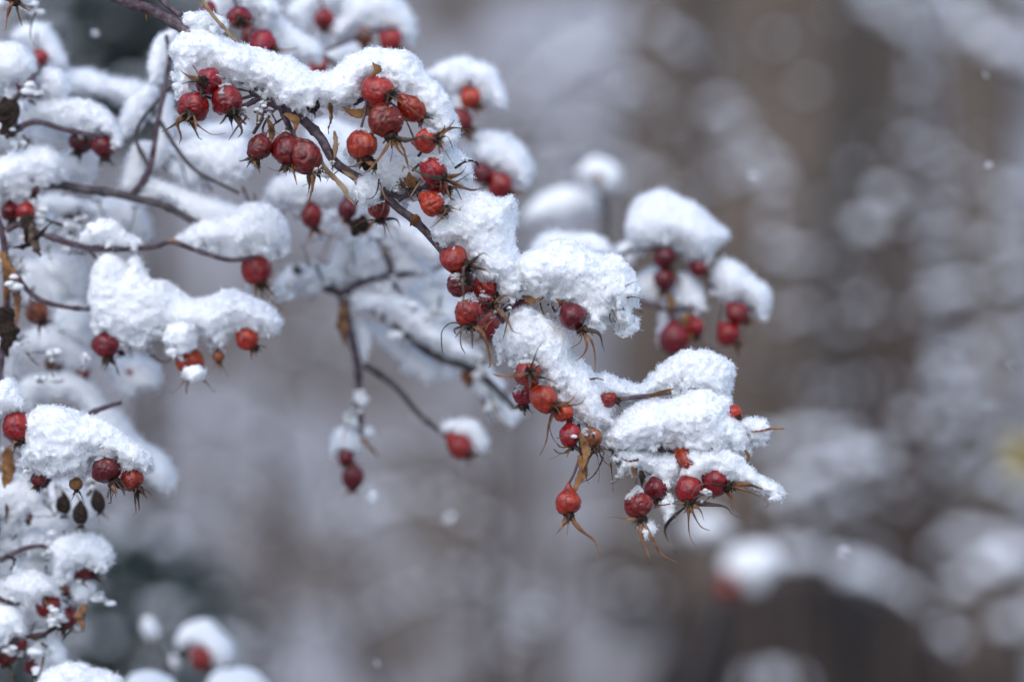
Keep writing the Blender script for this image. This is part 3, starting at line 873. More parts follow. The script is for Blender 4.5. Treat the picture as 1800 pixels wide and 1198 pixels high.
hip("red hip at the far left of the top trio, calyx hanging below it", 340, 186, 29, (-0.25, 0.75, 0.75), -0.013, "red", [[(312, 215), (318, 240), (314, 255)], [(345, 218), (372, 236), (398, 234)]], 3, 1.3, [(455, 165), (400, 178)], el=.95, group=GH, grey=True)
hip("frosted red hip at the right of the top trio, dark calyx pointing right", 399, 176, 29, (0.35, 0.72, 0.45), -0.012, "red", [[(425, 228), (418, 243)], [(432, 205), (418, 222), (402, 246)]], 3, 1.4, [(462, 168), (440, 160)], el=.95, group=GH, grey=True)
hip("topmost hip of the top trio, its dark calyx facing the viewer", 367, 143, 25, (-0.35, 0.15, 1.0), -0.012, "red", [[(328, 132), (314, 121)], [(352, 165), (362, 176)], [(344, 122), (337, 114)]], 2, 1.0, [(420, 130)], group=GH, grey=True)
hip("dark red hip hanging left of the fused pair under the long snow mound", 455, 259, 23, (-0.35, 1, 0.1), -0.009, "dark", [[(448, 288), (458, 304)]], 4, 0.8, [(490, 186), (472, 205), (462, 225)], group=GH, grey=True)
hip("dark red hip forming the left half of the fused pair", 504, 264, 27, (0.1, 1, 0.15), -0.009, "dark", [[(486, 300), (470, 294)], [(515, 300), (522, 325)]], 3, 1.0, [(495, 190), (505, 215)], group=GH, el=1.05)
hip("wrinkled crimson hip forming the right half of the fused pair", 537, 275, 28, (0.45, 0.9, 0.1), -0.012, "dark", [[(548, 318), (530, 328)], [(550, 320), (546, 342), (542, 356)]], 3, 1.2, [(500, 195), (512, 225)], el=1.1, group=GH)
hip("bright orange-red hip hanging on a straight thin stalk below the snow mound", 637, 255, 27, (0.12, 1, 0.1), -0.014, "orange", [[(655, 290), (648, 300), (640, 305)], [(625, 290), (600, 300)]], 3, 1.0, [(645, 150, -.012), (643, 190, -.013)], neck=.08, el=.98, wrinkle=1.2, group=GH, grey=True)
hip("crimson hip with a starry spread of long sepals below it", 679, 211, 31, (0.28, 1, 0.15), -0.015, "red", [[(676, 265), (655, 292), (648, 302)], [(690, 262), (686, 285)], [(708, 260), (714, 282), (720, 300)], [(715, 246), (740, 240), (752, 232)], [(700, 262), (712, 276)]], 0, 1.6, [(655, 160)], wrinkle=.8, group=GH)
hip("crimson hip wedged under the snow peak above the starry hip", 663, 160, 27, (0.8, 0.35, 0.6), -0.012, "red", [[(682, 172, -.02), (672, 205, -.022), (660, 232, -.022)], [(705, 180, -.02), (740, 205, -.02), (762, 218, -.02)]], 2, 0.9, [(645, 140)], el=1.05, group=GH, grey=True)
hip("orange-red hip half buried in snow right of the starry hip", 724, 191, 24, (0.7, 0.7, -0.3), -0.009, "orange", [], 3, 1.0, [(690, 160)], group=GH)
hip("small orange hip with sepals reaching right over the snow", 748, 247, 23, (0.85, -0.1, 0.4), -0.013, "orange", [[(790, 228), (810, 226), (828, 246)], [(780, 235), (800, 210)], [(780, 262), (797, 290)], [(786, 240), (797, 262)], [(790, 225), (830, 228)], [(730, 243, -.02), (715, 246, -.02)]], 1, 1.2, [(735, 275, -.005), (742, 262, -.006)], wrinkle=1.3, group=GH)
hip("flat crimson hip with long tan sepals, beneath the small orange hip", 761, 300, 26, (0.75, 0.55, 0.35), -0.013, "red", [[(755, 310, -.022), (735, 302, -.022), (718, 290, -.02)], [(810, 305), (820, 290)], [(800, 320), (828, 304)], [(805, 325), (830, 334), (852, 328)], [(790, 345), (800, 352)]], 0, 1.4, [(700, 330, 0), (725, 300)], el=.95, group=GH)
hip("finely wrinkled bright red hip left of the square snow clump", 760, 357, 25, (0.7, 0.45, 0.2), -0.013, "orange", [[(785, 368), (770, 390), (745, 408)]], 3, 0.9, [(715, 345, 0), (728, 335)], wrinkle=1.5, group=GH, grey=True)
hip("smaller red hip showing between two wrinkled hips and the square snow clump", 770, 327, 20, (0.9, 0.3, 0.1), -0.006, "red", [[(800, 330), (812, 352)]], 2, 1.2, group=GH)
hip("red hip tucked behind the branch with its sepals fanned downward", 667, 366, 20, (0.05, 1, 0.1), 0.018, "red", [[(640, 388, .02), (620, 400, .02)], [(675, 395, .015), (678, 420, .015)], [(695, 385, .015), (704, 400, .015)], [(655, 390, .018), (645, 402, .018)]], 1, 1.3, [(665, 335)], group=GH)

hip("red hip at the upper left below the square snow clump, first of a column", 799, 456, 27, (0.75, 0.35, 0.3), -0.010, "orange", [[(815, 470, -.02), (812, 490, -.022), (785, 505, -.02)], [(835, 455, -.02), (850, 445, -.02), (866, 455, -.02)], [(855, 475, -.02), (865, 490, -.02)]], 1, 0.9, [(790, 435)], wrinkle=.6, group=GH, grey=True)
hip("dark orange hip in the middle of the column below the square snow clump", 809, 500, 25, (0.4, -0.3, 0.85), -0.010, "dark", [[(812, 490, -.022), (815, 520, -.024), (812, 548, -.022)]], 2, 1.0, [(822, 480)], group=GH, grey=True)
hip("red hip lowest in the column, curled sepals dangling beneath it", 826, 547, 29, (0.0, 1, 0.15), -0.012, "red", [[(795, 567), (778, 580), (776, 600), (778, 622)], [(812, 580), (810, 605), (818, 622)], [(845, 580), (858, 610), (862, 640), (858, 646)], [(830, 585), (830, 612)], [(850, 575), (866, 562)], [(800, 578), (802, 588)]], 0, 1.4, [(815, 505)], el=.85, group=GH)
hip("crimson hip peeping through thin snow right of the hip column", 852, 505, 22, (0.7, 0.6, 0.1), -0.004, "red", [], 2, 0.8, group=GH)
hip("dark hip with a black calyx and stiff grey sepals, under the square snow clump", 850, 532, 21, (0.75, 0.15, 0.6), -0.011, "dark", [[(848, 532, -.024), (835, 545, -.026), (826, 552, -.026)], [(890, 560, -.016), (902, 582, -.016), (922, 588, -.016)], [(885, 520, -.018), (905, 522, -.018), (918, 534, -.018)]], 2, 1.0, group=GH, grey=True)
hip("blurred dull red hip hanging behind the lowest hip of the column", 862, 567, 25, (-0.3, 1, -0.2), 0.05, "red", [], 3, 1.0, [(880, 520, .04)], lod=1, group=GH)
hip("red hip peeking out between the square and the domed snow clumps", 911, 526, 19, (0.3, 1, 0), 0.022, "red", [], 3, 0.8, [(905, 505, .02)], group=GH)
hip("smooth crimson hip under the domed snow clump, long calyx hanging below", 1007, 556, 26, (0.55, 0.8, 0.1), -0.010, "dark", [[(1032, 605), (1024, 625), (1010, 634)], [(1040, 600), (1046, 625), (1046, 650)], [(1052, 585), (1060, 610), (1066, 620)], [(1020, 600), (1003, 612)]], 1, 1.2, [(985, 522, 0), (992, 532)], wrinkle=.4, el=1.05, group=GH)
hip("hip buried in the domed snow clump with only its tan sepals poking out right", 1060, 545, 15, (0.9, -0.1, 0.3), -0.002, "dark", [[(1098, 505, -.01), (1126, 492, -.01)], [(1105, 522, -.01), (1130, 527, -.01), (1140, 538, -.01)], [(1090, 535, -.012), (1100, 546, -.012)], [(1078, 548, -.014), (1088, 570, -.014), (1086, 584, -.014)], [(1072, 560, -.014), (1082, 578, -.014)]], 0, 1.2, group=GH)
hip("red hip with a star-shaped calyx facing the viewer on the narrow snow strip", 928, 656, 25, (0.1, -0.05, 1), -0.009, "orange", [[(938, 632, -.018), (948, 608, -.018), (963, 594, -.018)], [(908, 660, -.018), (880, 660, -.018), (866, 657, -.018)], [(950, 662, -.018), (968, 668, -.018), (986, 678, -.018)], [(932, 675, -.018), (930, 690, -.018)]], 0, 1.2, group=GH, grey=True)
hip("blurred red hip sticking out left behind the star-faced hip", 922, 690, 23, (-0.1, 1, 0), 0.02, "red", [[(915, 705, .01), (921, 722, .01)]], 2, 0.8, [(930, 655, .015)], group=GH)
hip("glossy orange-red hip right below the star-faced hip", 957, 699, 25, (0.75, 0.65, 0.3), -0.011, "orange", [[(965, 745), (960, 775), (949, 800)], [(966, 740), (972, 770), (992, 790)], [(1002, 705, -.016), (1015, 688, -.016)], [(1005, 712, -.016), (1022, 708, -.016), (1030, 696, -.016)]], 0, 1.2, [(945, 672)], wrinkle=.6, group=GH)
hip("small red hip half hidden behind the black calyx of the glossy hip", 990, 724, 18, (0.6, 0.75, 0), -0.007, "orange", [], 2, 0.8, group=GH)
hip("narrow red hip showing left of the big dried brown calyx", 1003, 764, 19, (0.2, 1, 0.1), -0.008, "red", [[(990, 795), (966, 808)], [(985, 785), (978, 778)]], 2, 1.0, [(1000, 735)], el=1.1, wrinkle=.4, group=GH, grey=True)
hip("shrivelled brown hip with a mossy black calyx beneath the snow strip", 1040, 768, 21, (0.35, 0.9, 0.2), -0.009, "brown", [[(1035, 805), (1030, 835), (1035, 850)], [(1050, 800), (1054, 830), (1052, 848)], [(1062, 795), (1058, 802)]], 2, 1.0, [(1030, 735)], group=GH, grey=True, cat="withered hip")
hip("lone hip hanging lowest left on a dried brown bract, one long sepal trailing", 1000, 882, 25, (0.0, 1, 0.1), -0.014, "red", [[(1020, 930), (1045, 950), (1056, 975)], [(988, 925), (978, 938)], [(998, 928), (997, 942)]], 1, 0.6, [(1020, 800, -.01), (1010, 830, -.013)], neck=.55, el=.9, wrinkle=1.2, group=GH)
hip("dark wrinkled hip with a neck, hanging under the right snow mass", 1124, 886, 26, (0.1, 1, 0.1), -0.014, "dark", [[(1105, 912), (1080, 908), (1060, 911)], [(1128, 945), (1138, 970), (1142, 992)], [(1145, 945), (1165, 975), (1192, 988)]], 2, 0.7, [(1118, 815, -.004), (1118, 845, -.012)], neck=.5, el=.92, wrinkle=1.2, group=GH)
hip("dark hip touching the neck of the dark wrinkled hip, on its right", 1152, 860, 21, (0.2, 1, 0), -0.006, "dark", [], 2, 0.6, [(1132, 825, -.004)], group=GH)
hip("orange hip with its rounded left side bare inside the right snow mass", 1214, 808, 26, (0.8, 0.4, 0.2), -0.005, "orange", [[(1245, 790), (1258, 815)]], 1, 0.8, [(1190, 795)], wrinkle=.4, group=GH)
hip("bright red hip with a black calyx and many trailing sepals, right snow mass", 1212, 858, 26, (-0.05, 0.95, 0.35), -0.008, "red", [[(1180, 885), (1150, 890)], [(1210, 900), (1212, 940), (1226, 965)], [(1230, 895), (1238, 915)], [(1220, 905), (1232, 925), (1248, 932)], [(1240, 885), (1275, 890), (1290, 905), (1308, 910)], [(1170, 925), (1180, 960), (1190, 972)]], 0, 1.2, [(1200, 815)], wrinkle=.5, group=GH)
hip("bright red hip at the right tip with a spiky black calyx", 1258, 845, 26, (0.85, 0.35, 0.3), -0.007, "red", [[(1305, 860), (1335, 872), (1350, 886), (1344, 892)], [(1310, 850), (1350, 862), (1378, 868)], [(1235, 850, -.02), (1215, 870, -.02)], [(1285, 880), (1290, 900), (1306, 912)]], 1, 0.9, [(1215, 815)], wrinkle=.5, group=GH)
hip("small red hip sunk in the groove between two snow lobes", 1070, 700, 15, (0.9, 0.2, 0.2), -0.006, "red", [], 2, 0.8, group=GH)
hip("tiny orange-red hip at the right edge of the right snow mass", 1291, 724, 13, (0.6, 0.7, 0.2), -0.004, "orange", [], 2, 0.8, group=GH)

snow("long smooth mound of snow along the top of the sharp branch", [(300, 92), (318, 66), (345, 50), (375, 56), (420, 72), (465, 88), (500, 107), (545, 122), (582, 126), (602, 108), (625, 95), (660, 88), (700, 91), (725, 103), (735, 122), (752, 137), (775, 155), (790, 180), (800, 205), (806, 228), (796, 240), (776, 238), (760, 222), (742, 205), (728, 178), (705, 168), (690, 165), (668, 152), (650, 150), (640, 168), (612, 190), (585, 190), (560, 188), (535, 196), (505, 186), (470, 168), (448, 166), (425, 150), (400, 150), (375, 135), (345, 150), (322, 172), (308, 142)],
     0.0, 12, 11.5, 0.42, 1.0, GS)
snow("little snow ridge on the branch just above the long mound", [(318, 30), (340, 22), (368, 28), (388, 46), (372, 58), (335, 58), (322, 46)], 0.002, 6, 5, 0.4, 1.0, GS)
snow("snow slope filling the gap behind the starry hip", [(612, 268), (650, 262), (700, 278), (740, 268), (775, 252), (795, 250), (815, 272), (832, 300), (818, 325), (785, 345), (745, 338), (720, 350), (690, 345), (660, 330), (640, 302)], 0.009, 9, 8, 0.42, 1.0, GS)
snow("square block of snow in the middle of the sharp branch", [(762, 412), (778, 378), (798, 352), (828, 337), (850, 333), (880, 346), (903, 342), (907, 375), (905, 412), (912, 440), (925, 475), (918, 505), (893, 522), (872, 515), (862, 498), (848, 492), (834, 478), (815, 470), (806, 440), (792, 434), (775, 430)], -0.001, 12, 11, 0.4, 1.1, GS)
snow("domed snow clump right of the square block, sepals poking out", [(905, 492), (915, 456), (950, 437), (990, 430), (1030, 434), (1065, 452), (1090, 457), (1105, 477), (1115, 497), (1124, 520), (1110, 545), (1116, 572), (1098, 585), (1082, 556), (1066, 560), (1056, 580), (1040, 572), (1022, 548), (1000, 536), (960, 520), (930, 515)], -0.001, 12, 10.5, 0.4, 1.1, GS)
snow("narrow strip of snow slanting down beside the star-faced hip", [(872, 592), (890, 562), (915, 542), (940, 549), (970, 571), (994, 591), (1002, 625), (1020, 640), (1042, 662), (1065, 692), (1076, 728), (1062, 750), (1024, 746), (1004, 716), (985, 690), (962, 674), (948, 650), (915, 638), (888, 622)], 0.0, 11, 9.5, 0.4, 1.1, GS)
snow("upper rear lobe of the right snow mass, smooth and rounded", [(1032, 690), (1040, 668), (1060, 660), (1085, 668), (1115, 680), (1140, 668), (1155, 640), (1185, 622), (1220, 615), (1250, 619), (1275, 640), (1287, 656), (1285, 690), (1262, 705), (1225, 690), (1180, 690), (1130, 700), (1085, 704)], 0.008, 11, 9.5, 0.42, 1.0, GS)
snow("large front lobe of the right snow mass above the bare orange hip", [(1062, 770), (1072, 742), (1090, 725), (1125, 712), (1180, 697), (1225, 687), (1258, 692), (1285, 700), (1292, 722), (1312, 745), (1322, 765), (1315, 790), (1290, 800), (1250, 802), (1215, 790), (1180, 782), (1145, 780), (1110, 790), (1080, 790)], -0.001, 14, 12, 0.42, 1.0, GS)
snow("ragged lower fringe of the right snow mass above the hanging dark hip", [(1072, 790), (1105, 783), (1150, 792), (1190, 802), (1196, 830), (1180, 850), (1160, 853), (1140, 838), (1118, 826), (1092, 812)], -0.002, 10, 8, 0.4, 1.2, GS)
snow("pointed snow tongue at the right tip of the sharp branch", [(1206, 800), (1225, 788), (1260, 790), (1300, 797), (1322, 815), (1342, 838), (1362, 855), (1372, 872), (1345, 868), (1310, 856), (1285, 846), (1262, 832), (1240, 836), (1215, 850), (1202, 835)], -0.006, 9, 7.5, 0.4, 1.2, GS)
snow("small snow spur at the right edge carrying a tan sepal", [(1308, 745), (1330, 738), (1348, 745), (1338, 766), (1318, 768)], -0.003, 4, 4, 0.36, 1.3, GS)
snow("small snow tuft hanging left of the many trailing sepals", [(1160, 880), (1178, 864), (1192, 878), (1186, 900), (1172, 918), (1162, 900)], -0.010, 5, 4, 0.36, 1.4, GS)
snow("tiny snow tuft stuck in the calyx of the dark hanging hip", [(1120, 930), (1140, 918), (1152, 932), (1146, 946), (1130, 948)], -0.015, 4, 3, 0.34, 1.4, GS)
snow("small crumbling snow bit hanging right of the domed clump", [(1092, 560), (1108, 555), (1122, 575), (1105, 588), (1092, 580)], -0.004, 4, 3.4, 0.36, 1.4, GS)
snow("snow patch right of the small orange hip, under the long mound", [(752, 212), (775, 210), (792, 225), (800, 248), (780, 258), (764, 240)], -0.006, 6, 5, 0.38, 1.4, GS)
snow("small icy snow patch on the branch below the orange-red hip", [(632, 318), (650, 308), (668, 322), (664, 350), (645, 358), (632, 342)], -0.005, 5, 4, 0.38, 1.3, GS)

# ------------------------------------------------------------------ the blurred cluster on the right
GC = "rose hips of the blurred right cluster"; GCS = "snow clumps of the blurred right cluster"
Y = 0.135
branch("blurred branch of the hip cluster behind the domed clump", [(1040, 480), (1085, 452), (1125, 436), (1175, 440), (1225, 455), (1250, 500), (1285, 530), (1325, 545)], 5, 3, Y, "bark", twigs=[([(1105, 520), (1140, 535), (1180, 545), (1245, 540)], 5, 4), ([(1175, 440), (1172, 500), (1180, 560)], 4, 3)],
       leaves=[([(1205, 548), (1215, 575), (1225, 600)], 13, "leaf"), ([(1175, 520), (1180, 540), (1172, 555)], 9, "leaf")])
for a in [("blurred crimson hip directly under the big blurred snow cap", 1170, 452, 23, (.2, 1, .1), "dark"), ("blurred dark red hip second down under the big blurred snow cap", 1167, 491, 21, (0, 1, .1), "dark"),
          ("small blurred hip with spiky calyx under the right end of the big blurred cap", 1228, 472, 15, (.8, .5, .2), "dark"), ("big elongated blurred hip lowest left in the right cluster", 1186, 594, 27, (.1, 1, .1), "dark"),
          ("blurred hip beside the orange leaf in the right cluster", 1222, 575, 18, (.2, 1, .1), "red"), ("blurred crimson hip under the small blurred cap at the cluster's right", 1297, 550, 22, (.6, .6, .2), "red"),
          ("blurred orange-red hip lowest right in the right cluster", 1281, 586, 24, (.7, .8, .1), "orange")]:
    hip(a[0], a[1], a[2], a[3], a[4], Y - .012, a[5], [], 4, 1.2, [(a[1] - 10, a[2] - 55, Y)], lod=1, group=GC, el=1.12 if "elongated" in a[0] else 1.0)
snow("big blurred snow cap on the right hip cluster", [(1102, 402), (1115, 362), (1143, 337), (1170, 334), (1195, 354), (1225, 366), (1255, 395), (1276, 416), (1260, 435), (1238, 458), (1208, 452), (1180, 440), (1140, 432), (1112, 424)], Y, 12, 11, 0.9, .5, GCS)
snow("small blurred snow cap at the right end of the hip cluster", [(1248, 482), (1272, 456), (1300, 468), (1330, 490), (1350, 508), (1352, 546), (1335, 556), (1312, 536), (1282, 535), (1258, 515)], Y, 10, 9, 0.9, .5, GCS)
snow("blurred snow wedge in the heart of the right hip cluster", [(1186, 525), (1190, 490), (1205, 482), (1228, 500), (1246, 532), (1230, 546), (1200, 545)], Y + .01, 9, 8, 0.9, .4, GCS)
snow("blurred snow patch left of the two stacked dark hips", [(1108, 512), (1128, 482), (1152, 468), (1163, 500), (1162, 528), (1130, 528)], Y + .02, 9, 8, 1.0, .4, GCS)
snow("thin blurred snow smear between the cluster and the domed clump", [(1085, 445), (1105, 425), (1128, 436), (1110, 452), (1092, 470)], Y + .01, 5, 5, 1.0, .4, GCS)
snow("blurred snow lump below the wedge, beside the elongated hip", [(1150, 560), (1165, 535), (1185, 545), (1180, 575), (1165, 600)], Y + .02, 6, 6, 1.0, .4, GCS)

# ------------------------------------------------------------------ hips and snow behind the top of the branch
GU = "rose hips behind the top of the branch"; GUS = "snow clumps behind the top of the branch"
branch("blurred stem carrying the hips behind the top snow mound", [(380, -20), (430, 40), (480, 60), (560, 90), (640, 60), (700, 50)], 5, 3, 0.12, "bark", twigs=[([(560, 90), (620, 130), (760, 170), (850, 190)], 4, 3), ([(760, 170), (820, 240), (870, 310)], 4, 3)])
for a in [("soft red hip above the long mound, upper of two by the tan stalk", 422, 32, 23, (.1, .3, .8), .055, "dark"), ("soft red hip above the long mound, lower right of the tan stalk", 462, 76, 25, (.7, .5, .1), .06, "red"),
          ("dim red hip beside the tan stalk, partly behind it", 366, 22, 15, (-.3, 1, 0), .07, "red"),
          ("dark soft hip in the snow gap right of the tan stalk", 440, 62, 16, (0, 1, 0), .08, "dark"),
          ("very blurred red hip in the snow hollow at the top edge", 570, 33, 19, (0, 1, .2), .17, "red"), ("very blurred red hip under the top snow cap, above the mound's right half", 686, 72, 23, (.6, .7, 0), .17, "red"),
          ("dull orange blurred hip just showing over the saddle of the long mound", 560, 116, 17, (0, 1, 0), .15, "orange"), ("blurred hip of brown skin left of the red one under the top cap", 640, 66, 16, (0, 1, 0), .17, "brown"),
          ("blurred upright red hip under the cap right of the long mound", 828, 172, 21, (.5, .7, .1), .11, "orange"), ("blurred crimson hip at the right end of the long mound's sepals", 803, 216, 27, (.7, .5, 0), .10, "dark"),
          ("blurred red hip at the lower right under the round cap", 880, 326, 23, (.7, .7, 0), .11, "red"), ("blurred dark hip at the left under the round cap", 846, 306, 20, (.4, .9, 0), .11, "dark")]:
    hip(a[0], a[1], a[2], a[3], a[4], a[5] - .01, a[6], [], 4, 1.1, [(a[1] - 15, a[2] - 45, a[5])], lod=1, group=GU)
snow("soft snow clump behind the tan stalk at the top edge", [(378, -30), (440, -34), (475, -8), (490, 20), (470, 30), (455, 18), (430, 10), (405, 14), (385, 40), (360, 20)], .07, 10, 10, 0.9, .6, GUS)
snow("soft snow slope right of the two hips by the tan stalk", [(462, 48), (478, 20), (500, 30), (530, 55), (560, 85), (560, 108), (520, 105), (492, 98), (486, 70)], .08, 10, 10, 0.9, .5, GUS)
snow("blurred snow cap against the top edge, right of centre of the mound", [(560, 60), (600, 30), (612, -10), (660, -30), (705, -4), (724, 35), (726, 76), (712, 82), (690, 58), (655, 52), (620, 66), (590, 76)], .18, 13, 13, 1.1, .4, GUS)
snow("blurred snow in the top hollow around the very blurred hip", [(500, 20), (530, -10), (590, -20), (600, 10), (585, 14), (560, 20), (545, 50), (515, 45)], .19, 10, 10, 1.2, .3, GUS)
snow("blurred snow shelf below the top snow cap", [(540, 100), (590, 80), (650, 78), (668, 90), (660, 110), (600, 120), (560, 122)], .2, 8, 8, 1.2, .3, GUS)
snow("blurred snow cap above the upright red hip, right of the mound", [(748, 132), (780, 112), (820, 101), (858, 115), (878, 145), (888, 178), (868, 184), (846, 165), (822, 152), (800, 160), (775, 155)], .11, 11, 10, 1.0, .5, GUS)
snow("blurred snow patch between the mound and the crimson hip", [(790, 165), (812, 158), (820, 190), (830, 205), (812, 215), (795, 195)], .11, 7, 7, 1.0, .4, GUS)
snow("round blurred snow cap right of the starry hip", [(818, 262), (838, 236), (868, 230), (900, 240), (924, 270), (930, 305), (918, 325), (895, 310), (868, 304), (842, 296)], .12, 12, 11, 1.0, .4, GUS)
snow("faint blurred snow shelf right of the round cap", [(918, 385), (940, 350), (985, 332), (1040, 342), (1062, 372), (1030, 384), (975, 392)], .40, 18, 18, 2.0, 0, GUS)
snow("faint blurred snow ball with an ochre spot, right of the round cap", [(1010, 305), (1030, 280), (1055, 275), (1085, 290), (1094, 318), (1075, 335), (1040, 338)], .38, 16, 16, 2.0, 0, GUS)
hip("faint ochre hip showing as a spot in the faint snow ball", 1052, 314, 10, (0, .2, 1), .36, "brown", [], 3, .8, lod=1, group=GU)
branch("faint stem under the snow ball with the ochre spot", [(1058, 330), (1062, 400), (1056, 470), (1050, 560)], 7, 8, .38, "bark_grey")
snow("wide blurred snow bank directly behind the domed clump", [(922, 455), (945, 420), (985, 407), (1030, 407), (1065, 422), (1082, 445), (1060, 462), (990, 470)], .12, 12, 11, 1.1, .3, GUS)

# ------------------------------------------------------------------ snowy twigs between the branch and the left side
GM = "snow clumps on the twigs behind the branch"; GMH = "rose hips on the twigs behind the branch"
mid_branch = branch("blurred dark twig system hanging below the middle of the sharp branch", [(515, 470), (560, 500), (600, 515), (660, 545), (720, 595), (775, 630), (830, 650), (880, 690), (905, 720)], 8, 6, .13, "bark_grey",
       twigs=[([(600, 515), (612, 570), (628, 640), (632, 710), (634, 765), (622, 800)], 8, 5, "bark"), ([(640, 640), (690, 675), (740, 730), (790, 770)], 6.5, 4, "bark_grey"), ([(600, 515), (640, 495), (690, 485), (760, 480)], 6.5, 4, "bark"),
              ([(690, 485), (675, 440), (650, 400), (630, 380)], 6.5, 4, "bark"), ([(690, 490), (715, 540), (730, 600)], 4, 3, "bark_grey"), ([(760, 475), (790, 462), (820, 455)], 4, 3, "bark")],
       leaves=[([(606, 530), (602, 570), (610, 610)], 9, "sepal"), ([(635, 770, -.005), (655, 790, -.005), (668, 808, -.005)], 7, "leaf"), ([(645, 380, -.06), (628, 400, -.06), (620, 415, -.06)], 14, "calyx"), ([(600, 385, -.05), (640, 400, -.05), (660, 385, -.05)], 8, "sepal")])
grey_branch = branch("blurred grey stem with a side shoot above the fluffy cap of the lone left hip", [(60, 322), (110, 326), (165, 334), (230, 346), (290, 362), (345, 392), (390, 402)], 9, 5, .055, "bark_grey",
       twigs=[([(232, 344), (262, 296), (276, 220), (296, 110), (292, 62)], 6, 3.5, "bark"), ([(276, 205), (310, 260), (345, 300), (420, 340)], 4, 3, "bark_grey"), ([(262, 296), (240, 230), (300, 150)], 4, 3, "bark_grey")])
branch("thin purple twig with a bright orange bud, left of the lone left hip", [(80, 415), (110, 424), (150, 434), (210, 438), (270, 434), (302, 425), (345, 440), (400, 456), (445, 452)], 5.5, 4, .045, "bark",
       twigs=[([(150, 434), (165, 448), (176, 464)], 4, 3, "bark_grey")], leaves=[([(296, 420, -.008), (306, 424, -.008), (318, 428, -.008)], 8, "bud")])
hip("lone round red hip under the fluffy cap, left of the middle", 453, 471, 28, (.2, 1, .2), .055, "orange", [[(470, 520, .05), (500, 545, .05)], [(460, 515, .05), (470, 550, .05)]], 4, 1.4, [(440, 425, .06)], lod=1, wrinkle=.3, group=GMH)
for a in [("blurred red hip in the row beneath the snow under the fused pair, brightest", 548, 380, 21, (.2, 1, 0), .08, "red"), ("blurred dark hip in the row under the fused pair, nearest the branch", 610, 368, 18, (.1, 1, 0), .07, "dark"),
          ("blurred orange hip at the left end of the row under the fused pair", 491, 363, 14, (-.5, 1, 0), .1, "orange"),
          ("blurred dangling red hip at the tip of the long hanging twig", 620, 838, 20, (0, 1, 0), .125, "dark"), ("blurred small dark hip between snow ball and dangling hip on the long twig", 608, 801, 14, (-.2, 1, 0), .13, "dark"),
          ("blurred oval red hip under a small cap, alone in the middle", 808, 783, 22, (.6, .6, 0), .125, "red"), ("faint reddish hip behind the twigs left of the hip column", 765, 548, 12, (.4, 1, 0), .16, "red"),
          ("faint brownish hip at the end of the blurred twig left of the narrow strip", 822, 662, 12, (.2, 1, 0), .15, "brown")]:
    hip(a[0], a[1], a[2], a[3], a[4], a[5] - .008, a[6], [], 4, 1.2, [(a[1] - 4, a[2] - 40, a[5])], lod=1, group=GMH, el=1.12)
snow("fluffy snow cap over the lone round hip left of the middle", [(318, 420), (345, 400), (378, 384), (415, 372), (450, 360), (485, 370), (504, 400), (505, 435), (482, 452), (450, 450), (415, 452), (375, 442), (340, 432)], .055, 12, 11, 0.7, .8, GM)
